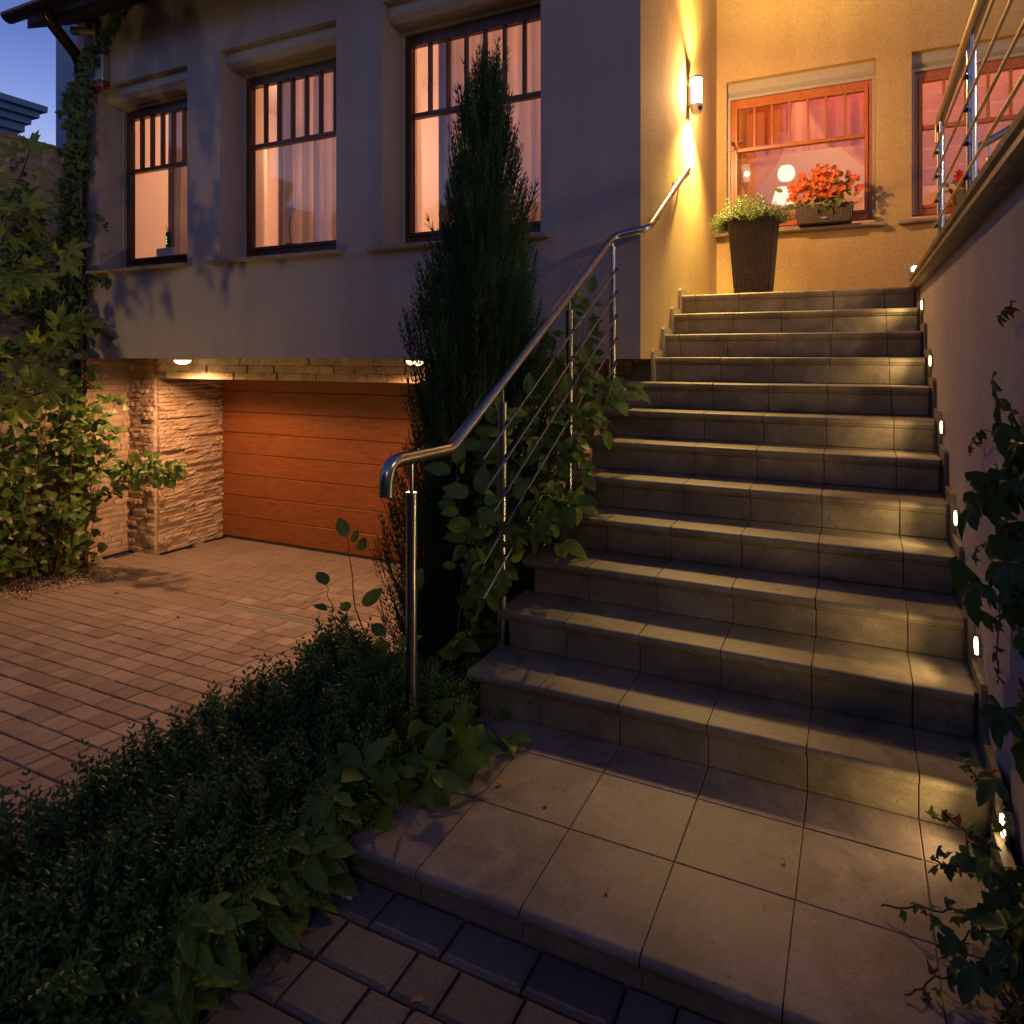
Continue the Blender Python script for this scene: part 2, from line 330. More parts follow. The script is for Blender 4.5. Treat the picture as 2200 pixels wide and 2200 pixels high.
def nose_mesh(l,d,mat,key):
    kk=(round(l,3),round(d,3),key)
    if kk in NM: return NM[kk]
    pr=[(d if p>.2 else p,q) for p,q in nose]
    m=MB().prism(pr,-l/2,l/2).mesh('tread_tile'); m.materials.append(mat)
    for p in m.polygons: p.use_smooth=True
    m.set_sharp_from_angle(angle=R(40)); NM[kk]=m; return m
def box_mesh(l,w,h,nm,mat,bev=.0015):
    kk=(round(l,3),round(w,3),round(h,3),nm)
    if kk in NM: return NM[kk]
    m=MB().box(-l/2,l/2,-w/2,w/2,-h/2,h/2).mesh(nm); m.materials.append(mat)
    bm=bmesh.new(); bm.from_mesh(m); bmesh.ops.bevel(bm,geom=list(bm.edges),offset=bev,segments=1,affect='EDGES'); bm.to_mesh(m); bm.free(); NM[kk]=m; return m
def cols(xl,xr):
    js=[XJ-TW*n for n in range(0,8)]; js=[xr]+[j for j in js if xl+.03<j<xr]+[xl]; return list(zip(js[1:],js[:-1]))
S0=st.location
for k in range(1,13):
    zt=.15+H*k; xl=XL if k<8 else (-1.53 if k<10 else -1.25)
    if k==9: xl=-1.40
    dep=(NY[k+1]-NY[k]+.035) if k<12 else .33
    for a,c in cols(xl,XR):
        l=c-a-.0038; xc=(a+c)/2
        inst('tread_tile',nose_mesh(l,dep,M_tile,'t'),st,Matrix.Translation(Vector((xc,NY[k]+rng.uniform(-.0015,.0015),zt+rng.uniform(-.001,.001)))-S0))
        a2=a
        if a==xl and k<9: a2=a+.05
        l=c-a2-.0038; xc=(a2+c)/2; h=H-.049-.003
        inst('riser_tile',box_mesh(l,.012,h,'riser_tile',M_tile),st,Matrix.Translation(Vector((xc+rng.uniform(-.001,.001),NY[k]+.036,zt-.049-h/2))-S0))
# platform
PXL=-1.405
rows=[(1.70,2.07),(2.07,2.40),(2.40,2.606)]
for a,c in cols(PXL,XR+.02):
    l=c-a-.0038; xc=(a+c)/2
    for i,(y0,y1) in enumerate(rows):
        if i==0: inst('tread_tile',nose_mesh(l,y1-y0-.0038,M_tile2,'p'),st,Matrix.Translation(Vector((xc,y0,.15))-S0))
        else: inst('floor_tile',box_mesh(l,y1-y0-.0038,.02,'floor_tile',M_tile2),st,Matrix.Translation(Vector((xc,(y0+y1)/2,.14+rng.uniform(-.0008,.0008)))-S0))
    h=.05; inst('riser_tile',box_mesh(l,.01,h,'riser_tile',M_tile2),st,Matrix.Translation(Vector((xc,1.733,.075))-S0))
for a,c in cols(SX+.02,3.6):
    for y in (5.98,6.31,6.64,6.97): inst('floor_tile',box_mesh(c-a-.005,.325,.02,'floor_tile',M_tile),st,Matrix.Translation(Vector(((a+c)/2,y+.165,2.12))-S0))
# skirtings along the right wall: one stepped piece per step
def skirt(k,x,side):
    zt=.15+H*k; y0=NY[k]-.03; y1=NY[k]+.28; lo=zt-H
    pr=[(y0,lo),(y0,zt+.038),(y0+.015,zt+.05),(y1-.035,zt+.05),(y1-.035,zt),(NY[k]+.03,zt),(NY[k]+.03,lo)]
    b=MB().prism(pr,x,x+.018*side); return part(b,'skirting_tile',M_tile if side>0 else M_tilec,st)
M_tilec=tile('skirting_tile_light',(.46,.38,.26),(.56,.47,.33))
for k in range(1,13): skirt(k,XR+.012,1)
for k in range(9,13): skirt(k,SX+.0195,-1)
b=MB().box(XR+.0,XR+.03,1.72,2.54,.152,.23); part(b,'skirting_tile',M_tile,st)
# ------------------------------------------------------------------ right garden wall with coping
rw=empty('side_wall','rendered side wall along the right edge of the steps, plaster flaking near its foot','wall',(.7,4,0))
b=MB(); n0=len(b.v)
NYr,NZr=90,60; Y0,Y1,Z0,Z1=.9,5.72,-.3,2.13; WX=XR+.031
import mathutils
def crumble(y,z):                              # where the plaster has come off, with depth
    c=mathutils.noise.noise(Vector((y*2.2,z*2.2,3)))*.35+mathutils.noise.noise(Vector((y*9,z*9,1)))*.12
    lim=2.36+ .30*math.exp(-((z-.25)/.35)**2)+c*.35
    return y<lim and z<1.02+c*.6
vv=[]
for j in range(NZr+1):
    for i in range(NYr+1):
        t=i/NYr; y=Y0+(Y1-Y0)*t**1.6; z=Z0+(Z1-Z0)*j/NZr; d=0
        if crumble(y,z): d=.028+.02*mathutils.noise.noise(Vector((y*14,z*14,5)))+.012*mathutils.noise.noise(Vector((y*40,z*40,5)))
        vv.append((WX+d,y,z))
W1=NYr+1; b.add(vv,[(j*W1+i,(j+1)*W1+i,(j+1)*W1+i+1,j*W1+i+1) for j in range(NZr) for i in range(NYr)])
b.add([(WX,Y1,Z0),(WX+.3,Y1,Z0),(WX+.3,Y1,Z1),(WX,Y1,Z1),(WX+.3,Y0,Z0),(WX+.3,Y0,Z1),(WX,Y0,Z0),(WX,Y0,Z1)],[(0,1,2,3),(1,4,5,2),(3,2,5,7),(4,6,7,5)])
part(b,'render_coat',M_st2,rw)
cp=[(-.05,.0),(-.062,.012),(-.062,.028),(-.05,.036),(-.05,.05),(-.062,.058),(-.066,.075),(-.055,.088),(-.035,.094),(.33,.094),(.33,0)]
y=5.70
while y>.9:
    b=MB().prism([(WX+p,2.115+q) for p,q in cp],y-.236,y,'Y'); o=part(b,'coping_tile',M_tile,rw,smooth='auto'); y-=.240
# landing terrace behind it
b=MB(); b.box(WX+.3,4.,.9,7.3,1.95,2.10); terrace=tag(b.build('terrace',M_tile),kind='structure')
# ------------------------------------------------------------------ house
hs=empty('house','two-tone rendered house with recessed entrance and stone-clad garage level','house',(-4,6,0))
def wall_holes(mb,u0,u1,z0,z1,holes,P,depth):
    us=sorted({u0,u1,*[h[0] for h in holes],*[h[1] for h in holes]}); zs=sorted({z0,z1,*[h[2] for h in holes],*[h[3] for h in holes]})
    for a,c in zip(us,us[1:]):
        for e_,g_ in zip(zs,zs[1:]):
            m=((a+c)/2,(e_+g_)/2)
            if any(h[0]<m[0]<h[1] and h[2]<m[1]<h[3] for h in holes): continue
            mb.add([P(a,0,e_),P(c,0,e_),P(c,0,g_),P(a,0,g_)],[(0,1,2,3)])
    for h in holes:
        a,c,e_,g_=h; q=[(a,e_),(c,e_),(c,g_),(a,g_)]
        for i in range(4):
            p,r=q[i],q[(i+1)%4]; mb.add([P(p[0],0,p[1]),P(r[0],0,r[1]),P(r[0],depth,r[1]),P(p[0],depth,p[1])],[(0,3,2,1)])
WIN=[(-6.816,-5.545,2.50,4.335),(-5.120,-3.800,2.50,4.385),(-3.345,-1.985,2.50,4.42)]
b=MB(); wall_holes(b,BWX,SX,ZB,5.6,WIN,lambda u,d,z:(u,YF+d,z),.36)
b.add([(BWX,YF,ZB),(SX,YF,ZB),(SX,YS+.3,ZB),(BWX,YS+.3,ZB)],[(0,3,2,1)])
b.add([(BWX,YF,ZB),(BWX,YF,5.6),(BWX,9,5.6),(BWX,9,ZB)],[(0,1,2,3)])
part(b,'facade_wall',M_st,hs)
b=MB(); b.add([(SX,YF,ZB-.3),(SX,YB,ZB-.3),(SX,YB,6.2),(SX,YF,6.2),(SX,YF,ZB)],[(0,1,2,3)]); b.v=[]; b.f=[]
b.add([(SX,YF+.002,ZB),(SX,YB,ZB),(SX,YB,6.2),(SX,YF+.002,6.2)],[(0,1,2,3)]); part(b,'entrance_side_wall',M_cream,hs)
W45=[(-1.172,.16,2.875,4.40),(.450,1.80,2.875,4.40)]
b=MB(); wall_holes(b,SX,4.2,1.9,6.2,W45,lambda u,d,z:(u,YB+d,z),.34); part(b,'entrance_back_wall',M_cream,hs)
# room shells keep the interior light inside
def room(x0,x1,y0,y1,z0,z1,mat,nm):
    b=MB(); b.add([(x0,y0,z0),(x1,y0,z0),(x1,y1,z0),(x0,y1,z0),(x0,y0,z1),(x1,y0,z1),(x1,y1,z1),(x0,y1,z1)],[(0,3,2,1),(4,5,6,7),(1,2,6,5),(2,3,7,6),(3,0,4,7)])
    return part(b,nm,mat,hs)
r1=room(BWX+.02,SX-.02,YF+.362,7.25,2.1,4.95,M_room,'living_room'); r2=room(SX+.01,2.6,YB+.342,9.6,2.3,4.9,M_roomr,'dining_room')
b=MB(); b.add([(BWX+.02,YF+.361,2.1),(SX-.02,YF+.361,2.1),(SX-.02,YF+.361,4.95),(BWX+.02,YF+.361,4.95)],[]); 
b=MB(); wall_holes(b,BWX+.02,SX-.02,2.1,4.95,WIN,lambda u,d,z:(u,YF+.361+d,z),.001); part(b,'room_wall',M_room,hs)
b=MB(); wall_holes(b,SX+.01,2.6,2.3,4.9,W45,lambda u,d,z:(u,YB+.341+d,z),.001); part(b,'room_wall',M_roomr,hs)
# windows
def window(w,yf,wood_,npan,recess=.28,cream=False):
    x0,x1,z0,z1=w; y=yf+recess; zb=z0+.055; zt=z1-.165
    fw=.06
    b=MB(); b.box(x0,x0+fw,y,y+.06,zb,zt); b.box(x1-fw,x1,y,y+.06,zb,zt); b.box(x0+fw,x1-fw,y,y+.06,zt-fw,zt); b.box(x0+fw,x1-fw,y,y+.06,zb,zb+fw)
    fr=part(b,'window',wood_,hs,bevel=.004)
    g0,g1,h0,h1=x0+fw,x1-fw,zb+fw,zt-fw; s=.032                                         # sash
    b=MB(); b.box(g0,g0+s,y-.012,y+.05,h0,h1); b.box(g1-s,g1,y-.012,y+.05,h0,h1); b.box(g0+s,g1-s,y-.012,y+.05,h1-s,h1); b.box(g0+s,g1-s,y-.012,y+.05,h0,h0+s); part(b,'sash',wood_,fr,bevel=.003)
    p0,p1,q0,q1=g0+s,g1-s,h0+s,h1-s; zt_=q0+(q1-q0)*.625
    b=MB(); b.box(p0,p1,y-.016,y+.045,zt_-.018,zt_+.018); part(b,'transom',wood_,fr,bevel=.003)
    pw=(p1-p0)/npan
    for i in range(1,npan):
        b=MB(); b.box(p0+pw*i-.011,p0+pw*i+.011,y-.008,y+.04,zt_+.018,q1); part(b,'muntin',wood_,fr,bevel=.003)
    for i in range(npan):
        b=MB(); b.box(p0+pw*i+.011,p0+pw*(i+1)-.011,y+.016,y+.020,zt_+.018,q1); part(b,'pane',M_glass,fr)
    b=MB(); b.box(p0,p1,y+.016,y+.020,q0,zt_-.018); part(b,'pane',M_glass,fr)
    # roller shutter box with chamfered lower edge
    ms=M_cream if cream else M_shut
    b=MB(); yy=yf+.07; b.prism([(yy,z1-.002),(yy,z1-.09),(yy+.05,z1-.135),(y+.02,z1-.135),(y+.02,z1-.002)],x0+.004,x1-.004); part(b,'shutter_box',M_shut,fr)
    b=MB(); b.box(x0+.004,x1-.004,y-.03,y+.03,z1-.165,z1-.137); part(b,'shutter_slat',M_shut,fr)
    for q_ in (x0+.002,x1-.028): part(MB().box(q_,q_+.026,y-.035,y-.002,zb,z1-.166),'shutter_rail',M_shut,fr)
    # sill
    b=MB(); b.prism([(yf-.075,z0-.035),(yf-.082,z0-.028),(yf-.082,z0-.006),(yf-.07,z0+.004),(y+.0,z0+.045),(y+.0,z0+.0),(yf+.001,z0-.0),(yf-.001,z0-.035)] if 0 else [(yf-.07,z0-.032),(yf-.08,z0-.022),(yf-.08,z0-.008),(yf-.066,z0+.002),(y-.001,z0+.03),(y-.001,z0+.003),(yf-.002,z0+.001),(yf-.002,z0-.032)],x0+.002,x1-.002)
    b.box(x0-.10,x0+.002,yf-.08,yf-.002,z0-.034,z0-.004); b.box(x1-.002,x1+.07,yf-.08,yf-.002,z0-.034,z0-.004)
    part(b,'sill',M_sill,fr)
    return fr
for w in WIN: window(w,YF,M_dark,7)
for w in W45: window(w,YB,M_red,7,.10,True)
# stone cladding below
def clad(nm,axis,fixed,sgn,u0,u1,z0,z1,ch,lens,mat,depth=(.012,.035),maxn=300,lab=None):
    b=MB()
    if axis=='Y': b.add([(u0,fixed,z0),(u1,fixed,z0),(u1,fixed,z1),(u0,fixed,z1)],[(0,1,2,3) if sgn<0 else (3,2,1,0)])
    else: b.add([(fixed,u0,z0),(fixed,u1,z0),(fixed,u1,z1),(fixed,u0,z1)],[(0,1,2,3)])
    base=part(b,nm,M_joint,hs); vari=[]
    ms=[]
    for l in lens:
        for v in range(3):
            m_=MB(); hh=ch-.0035; ll=l-.0045; nx,nz=5,2; pts=[]; d0=rng.uniform(*depth)
            for j in range(nz+1):
                for i in range(nx+1):
                    ed=(i in(0,nx)) or (j in (0,nz)); pts.append((ll*(i/nx-.5),d0+rng.uniform(-.15,.15)*(depth[1]-depth[0])-(.004 if ed else 0),hh*(j/nz-.5)+ (rng.uniform(-.1,.1)*hh*.15 if j in(0,nz) else 0)))
            pts=[(x,d+(.004 if rng.random()<.2 else 0),z) for x,d,z in pts]; m_.add([(x,-d,z) for x,d,z in pts],[(j*(nx+1)+i,j*(nx+1)+i+1,(j+1)*(nx+1)+i+1,(j+1)*(nx+1)+i) for j in range(nz) for i in range(nx)])
            rim=[i for i in range(nx+1)]+[(j)*(nx+1)+nx for j in range(1,nz+1)]+[nz*(nx+1)+i for i in range(nx-1,-1,-1)]+[j*(nx+1) for j in range(nz-1,0,-1)]
            n0=len(m_.v); m_.v+=[(m_.v[i][0],0.,m_.v[i][2]) for i in rim]; k_=len(rim)
            m_.f+=[(rim[i],n0+i,n0+(i+1)%k_,rim[(i+1)%k_]) for i in range(k_)]
            me=m_.mesh('stone'); me.materials.append(mat); ms.append((l,me))
    cnt=0; extra=MB(); z=z0
    while z<z1-.01:
        hz=min(ch,z1-z); u=u0-rng.uniform(0,.12)
        while u<u1-.012:
            l,me=rng.choice(ms); a=max(u,u0); c=min(u+l,u1)
            if c-a>.012:
                sx=(c-a)/l; q=Matrix.Diagonal((sx,rng.uniform(.7,1.3),hz/ch,1))
                if axis=='Y': rot=Matrix() if sgn<0 else Matrix.Rotation(math.pi,4,'Z'); T=Matrix.Translation(((a+c)/2,fixed,z+hz/2))
                else: rot=Matrix.Rotation(math.pi/2,4,'Z') if sgn>0 else Matrix.Rotation(-math.pi/2,4,'Z'); T=Matrix.Translation((fixed,(a+c)/2,z+hz/2))
                Mx=T@rot@q
                if cnt<maxn: inst('stone',me,base,Mx); cnt+=1
                else: extra.add([Mx@v.co for v in me.vertices],[tuple(p.vertices) for p in me.polygons])
            u+=l
        z+=ch
    if extra.v: tag(part(extra,'stone_rest',mat,base),kind='stuff')
    return base
GL,GR=-6.746,-2.75
clad('garage_reveal','X',GL,1,YS,YD,GZ,1.41,.044,(.16,.24,.34,.42),M_stone,(.008,.055))
clad('pillar_cladding','Y',YS,-1,BWX,GL,GZ,1.41,.048,(.12,.18,.24),M_stone,(.015,.06))
clad('lintel_cladding','Y',YS,-1,BWX,GR,1.41,ZB,.0713,(.16,.24,.34),M_stone,(.010,.04))
clad('plinth_cladding','Y',YS,-1,GR,SX+.05,GZ,ZB,.06,(.16,.24,.34),M_stone,(.012,.03))
b=MB(); b.box(BWX,GR,YS+.001,YD+.1,1.41,ZB-.001); b.box(GR,GR+.3,YS+.001,YD+.1,GZ,1.41); part(b,'lintel',M_st,hs)
b=MB(); b.box(BWX,GL-.001,YS+.001,7,GZ,1.41); part(b,'garage_wall_core',M_st,hs)
# roof: verge, soffit, gutter
ru=lambda y:5.04+.515*(y-4.5)
b=MB(); y0,y1=4.02,7.6
b.add([(x,y,ru(y)+d) for d in (0,.16) for x in (-7.16,-1.0) for y in (y0,y1)],[(0,1,3,2),(4,6,7,5),(0,2,6,4),(1,5,7,3),(0,4,5,1),(2,3,7,6)])
part(b,'roof',M_roof,hs); rf=hs.children[-1]
b=MB(); b.add([(x,y,ru(y)+d) for d in (.165,.22) for x in (-7.15,-.95) for y in (3.93,y1)],[(0,1,3,2),(4,6,7,5),(0,2,6,4),(1,5,7,3),(0,4,5,1),(2,3,7,6)])
part(b,'roof_tiles',M_tiler,hs)
b=MB(); pr=[(3.93+.075*math.cos(t)-.06,4.86+.075*math.sin(t)) for t in [math.pi+math.pi*i/10 for i in range(11)]]; pr2=[(3.93+.069*math.cos(t)-.06,4.86+.069*math.sin(t)) for t in [2*math.pi-math.pi*i/10 for i in range(11)]]
b.prism(pr+pr2,-7.19,-1.0); part(b,'gutter',M_pipe,hs)
# body of the house behind (keeps the sky out)
b=MB(); b.box(-1.0,4.2,7.66,11,4.95,6.2); part(b,'rear_block',M_st,hs)
# downpipe
dp=empty('downpipe','brown metal downpipe with two bends at the left corner of the house, ivy climbing it','downpipe',(-6.98,4.44,GZ))
b=MB(); px_,py_=-7.0,4.43
b.tube([(-6.72,3.90,5.1),(-6.72,3.91,4.90),(-6.74,3.95,4.82),(-6.77,4.03,4.75),(-6.90,4.32,4.62),(-6.96,4.40,4.56),(px_,py_,4.44),(px_,py_,3.0),(px_,py_,1.0),(px_,py_,GZ)],.052,16); part(b,'pipe',M_pipe,dp,smooth='auto')
for z in (3.7,2.1,.3):
    b=MB().lathe([(.046,-.015),(.054,-.015),(.054,.015),(.046,.015)],(px_,py_,z),14); part(b,'clamp',M_pipe,dp)
# siren box + camera
sb=empty('alarm_siren','grey alarm siren box with a red lower cap, half hidden by ivy','alarm siren',(-6.76,4.45,4.45))
b=MB().box(-6.87,-6.64,4.42,YF,4.36,4.62); part(b,'housing',M_grey,sb,bevel=.012)
b=MB().box(-6.80,-6.68,4.40,4.419,4.50,4.53); part(b,'slot',M_black,sb)
b=MB().box(-6.865,-6.645,4.425,YF,4.29,4.358); part(b,'cap',M_redp,sb,bevel=.01)
cc=empty('security_camera','small grey bullet security camera on an arm beside the bent downpipe','camera',(-6.85,4.40,4.84))
b=MB().tube([(-6.78,4.50,4.72),(-6.82,4.44,4.74),(-6.83,4.38,4.80)],.012,8); part(b,'arm',M_grey,cc)
b=MB().tube([(-6.78,4.44,4.86),(-6.90,4.28,4.83)],.04,12); part(b,'housing',M_grey,cc,smooth='auto')
b=MB().tube([(-6.90,4.28,4.83),(-6.905,4.273,4.829)],.028,12); part(b,'lens',M_black,cc)
# garage door
gd=empty('garage_door','brown wood-look sectional garage door under the stone lintel','garage door',(-4.7,YD,GZ))
z=GZ+.02; ph=.243
for i in range(9):
    b=MB().prism([(YD,z+.004),(YD-.006,z+.010),(YD-.006,z+ph-.008),(YD,z+ph-.002),(YD+.03,z+ph-.002),(YD+.03,z+.004)],GL+.002,GR-.002); part(b,'panel',M_door,gd); z+=ph
b=MB().box(GL+.002,GR-.002,YD-.01,YD+.03,GZ-.01,GZ+.022); part(b,'bottom_seal',M_black,gd)
b=MB().box(GL+.002,GR-.002,YD+.005,YD+.02,GZ+.02,1.9); part(b,'groove_strip',M_dark,gd)
# garage lamps
def glamp(x,y,lab):
    t=empty('soffit_lamp',lab,'lamp',(x,y,ZB),'lamps under the overhang above the garage')
    b=MB().lathe([(.072,0),(.080,-.010),(.080,-.018)],(x,y,ZB-.001),24); part(b,'base',M_white,t)
    b=MB().lathe([(.078,-.019),(.074,-.030),(.060,-.046),(.035,-.056),(.01,-.060)],(x,y,ZB),24); part(b,'diffuser',M_garlamp,t,smooth='auto')
    l=lamp('soffit_light','SPOT',(x,y,ZB-.085),ORANGE,118,.05,(R(-6),0,0),spot_size=R(174),spot_blend=.5); l.parent=t; l.matrix_parent_inverse=Matrix.Translation(-Vector((x,y,ZB)))
glamp(-5.974,4.80,'lit oval soffit lamp near the left stone pillar, the one in clear view'); glamp(-3.226,4.80,'lit soffit lamp half hidden behind the tall conifer')
# ------------------------------------------------------------------ entrance wall lamp
t=empty('wall_lamp','white glass tube wall lamp with a camera in its base, lit beside the entrance','lamp',(LX,LY,LZ))
b=MB().box(SX,LX-.04,LY-.035,LY+.035,LZ-.10,LZ+.07); part(b,'bracket',M_grey,t,bevel=.006)
b=MB().lathe([(.048,-.085),(.048,.128)],(LX,LY,LZ),28); b.f=b.f[:-2]; part(b,'glass_tube',M_lampglow,t,smooth='auto')
b=MB().lathe([(.050,.129),(.051,.134),(.051,.142),(.044,.150),(.03,.152)],(LX,LY,LZ),28); part(b,'top_cap',M_grey,t,smooth='auto')
b=MB().lathe([(.050,-.086),(.051,-.100),(.050,-.125),(.044,-.150),(.028,-.165),(.005,-.168)],(LX,LY,LZ),28); part(b,'camera_base',M_white,t,smooth='auto')
b=MB().tube([(LX+.030,LY-.028,LZ-.125),(LX+.040,LY-.036,LZ-.128)],.018,16); part(b,'lens',M_black,t)
b=MB(); n_=14; an=[R(118+124*i/n_) for i in range(n_+1)]
b.add([(LX+.043*math.cos(a),LY+.043*math.sin(a),LZ+z) for z in (-.084,.127) for a in an],[(i,i+1,n_+2+i,n_+1+i) for i in range(n_)]); part(b,'back_shell',M_white,t)
LAMPS={}
LAMPS['main']=lamp('wall_lamp_glow','POINT',(LX+.012,LY,LZ+.02),WARM,108,.022)
LAMPS['up']=lamp('wall_lamp_up','SPOT',(LX+.07,LY+.05,LZ+.19),YEL,360,.04,(R(180),R(20),0),spot_size=R(128),spot_blend=1.)
LAMPS['down']=lamp('wall_lamp_down','SPOT',(LX+.07,LY+.05,LZ-.20),YEL,400,.04,(0,R(20),0),spot_size=R(128),spot_blend=1.)
for l in LAMPS.values(): l.parent=t; l.matrix_parent_inverse=Matrix.Translation(-Vector((LX,LY,LZ)))
# step lights
slab=['step light at the top of the flight, just below the coping','step light second from the top on the side wall','step light third from the top on the side wall','step light third from the bottom, above the hooked tendril','step light second from the bottom of the flight','lowest step light beside the bottom tread, in flaking plaster']
for i,(y,z) in enumerate([(5.28,1.975),(4.71,1.615),(4.11,1.285),(3.55,.945),(2.97,.61),(2.47,.27)]):
    t=empty('step_light','small round lit '+slab[i],'step light',(WX,y,z),'step lights along the side wall')
    b=MB().tube([(WX-.012,y,z),(WX+.01,y,z)],.042,20); part(b,'rim',M_steel,t,smooth='auto')
    b=MB().tube([(WX-.016,y,z),(WX-.0125,y,z)],.030,20); part(b,'lens',M_stepglow,t)
    l=lamp('step_lamp','SPOT',(WX-.03,y,z),(1,.68,.28),6.5,.03,(0,R(90),0),spot_size=R(120),spot_blend=1.); l.rotation_euler=(0,R(86),R(0)); l.parent=t; l.matrix_parent_inverse=Matrix.Translation(-Vector((WX,y,z)))
t=empty('step_light','small lit spotlight on the entrance back wall above the landing','step light',(.475,YB,2.43))
b=MB().box(.43,.52,YB-.012,YB,2.385,2.475); part(b,'rim',M_steel,t); b=MB().tube([(.475,YB-.016,2.43),(.475,YB-.0125,2.43)],.03,18); part(b,'lens',M_stepglow,t)
# interior lamps
lamp('room_lamp','POINT',(-5.6,6.3,4.2),(1,.56,.33),84,.12); lamp('room_lamp','POINT',(-2.6,6.4,4.2),(1,.54,.33),78,.12)
lamp('dining_lamp','POINT',(-.2,8.4,4.75),(1,.60,.30),48,.1); lamp('dining_lamp','POINT',(1.5,8.6,4.78),(1,.55,.27),18,.1)
# assumed garden spotlight added outside the frame on the left, under the maple: lights its leaves and the ivy from below
gx,gy=-5.5,1.0
fl=empty('assumed_spotlight','assumed low garden spotlight on a spike under the young maple, added outside the left edge','lamp',(gx,gy,-.25))
part(MB().tube([(gx,gy,-.27),(gx,gy,-.12)],.012,8),'spike',M_black,fl); part(MB().tube([(gx,gy-.05,-.12),(gx-.03,gy+.05,-.05)],.05,14),'head',M_black,fl)
part(MB().tube([(gx-.03,gy+.05,-.05),(gx-.031,gy+.053,-.048)],.044,14),'lens',M_stepglow,fl)
lamp('assumed_garden_light','SPOT',(gx-.06,gy+.12,.0),(1,.64,.22),120,.05,(R(116),0,R(14)),spot_size=R(100),spot_blend=1.)
# lamp added behind the viewer for general warm fill
sl_=empty('fill_lamp','added fill lamp on a tall pole behind the viewer','lamp',(2.2,-6.5,0))
part(MB().tube([(2.2,-6.5,0),(2.2,-6.5,5.2)],.05,12),'pole',M_grey,sl_); part(MB().lathe([(.05,0),(.22,-.06),(.24,-.10)],(2.2,-6.5,5.3),20),'hood',M_grey,sl_); part(MB().lathe([(.20,-.005),(.12,-.08),(.02,-.10)],(2.2,-6.5,5.19),20),'diffuser',M_garlamp,sl_)
lamp('fill_light','POINT',(2.2,-6.5,4.95),(1,.60,.32),120,.15)
tl=empty('assumed_terrace_lamp','assumed lamp on a post at the right-hand end of the terrace, added outside the frame','lamp',(2.9,3.0,2.1))  # assumed unseen lamp, added to light window reveals and railings from the right
part(MB().tube([(2.9,3.0,2.1),(2.9,3.0,3.45)],.03,12),'post',M_grey,tl); part(MB().lathe([(.02,0),(.035,.03),(.035,.08),(.02,.11)],(2.9,3.0,3.45),18),'globe',M_garlamp,tl)
lamp('assumed_terrace_light','POINT',(2.75,3.0,3.56),(1,.60,.22),95,.10)

# unseen hedge added behind the viewer: darkens low skylight and reflections in glass and steel
b=MB(); n1,n2=60,14; v=[]
for j in range(n2+1):
    for i in range(n1+1):
        x=-16+30*i/n1; z=-.7+6.9*j/n2; q=mathutils.noise.noise(Vector((x*.7,z*.7,2))); v.append((x,-9.5+.9*q+(.8*(j/n2)**3),z+(.9*mathutils.noise.noise(Vector((x*1.1,0,7))) if j==n2 else 0)))
b.add(v,[(j*(n1+1)+i,j*(n1+1)+i+1,(j+1)*(n1+1)+i+1,(j+1)*(n1+1)+i) for j in range(n2) for i in range(n1)])
hgB=b.build('added_hedge',ML_jun); tag(hgB,'tall evergreen hedge added unseen behind the viewer as a dark mass for reflections','hedge')
# ------------------------------------------------------------------ boundary wall, neighbours
bw=empty('boundary_wall','tall stone-clad boundary wall along the left side of the driveway','wall',(BWX,3,GZ))
def clad_under(parent,nm,*a,**k):
    global hs
    h0=hs; hs=parent; r=clad(nm,*a,**k); hs=h0; return r
clad_under(bw,'wall_face','X',BWX,1,4.15,YS,GZ,ZB,.065,(.22,.34,.46),M_stone,(.008,.02))
clad_under(bw,'wall_face','X',BWX,1,1.6,4.15,-.75,3.70,.15,(.34,.5,.62),M_stonew,(.008,.02))
clad_under(bw,'wall_face','X',BWX,1,4.15,4.50,ZB,3.70,.15,(.2,.3,.4),M_stonew,(.008,.02))
part(MB().box(BWX-.3,BWX-.002,1.6,YF,-.75,3.70),'wall_core',M_st,bw)
y=1.6
while y<YF-.1: part(MB().box(BWX-.34,BWX+.03,y,min(y+.495,YF-.003),3.702,3.735),'coping_stone',M_sill,bw); y+=.5
b=MB().box(-10.5,-8.2,6.8,9,-.6,7.5); 
wg=b.build('side_wing',M_blue); wg.location=(0,0,0); tag(wg,'dark blue shaded wing wall rising behind the boundary wall, left of the downpipe','building wing')
# trim the wing so that its left edge stands where the photo shows it
wg.data.transform(Matrix.Translation((-.855,0,0)))
nb=empty('neighbour_house','blue-grey neighbouring house with a stepped cornice at the left edge','building',(-16,8,0))
b=MB().box(-24,-15.0,-6,8.25,-.6,6.35); part(b,'wall',M_blue,nb)
for i,(d,z0,z1) in enumerate([(.08,6.15,6.31),(.16,6.313,6.45),(.26,6.453,6.58),(.36,6.583,6.70)]):
    part(MB().box(-24,-15.0+d,-6,8.25+d,z0-.02,z1-.02),'cornice_step',M_blue,nb)
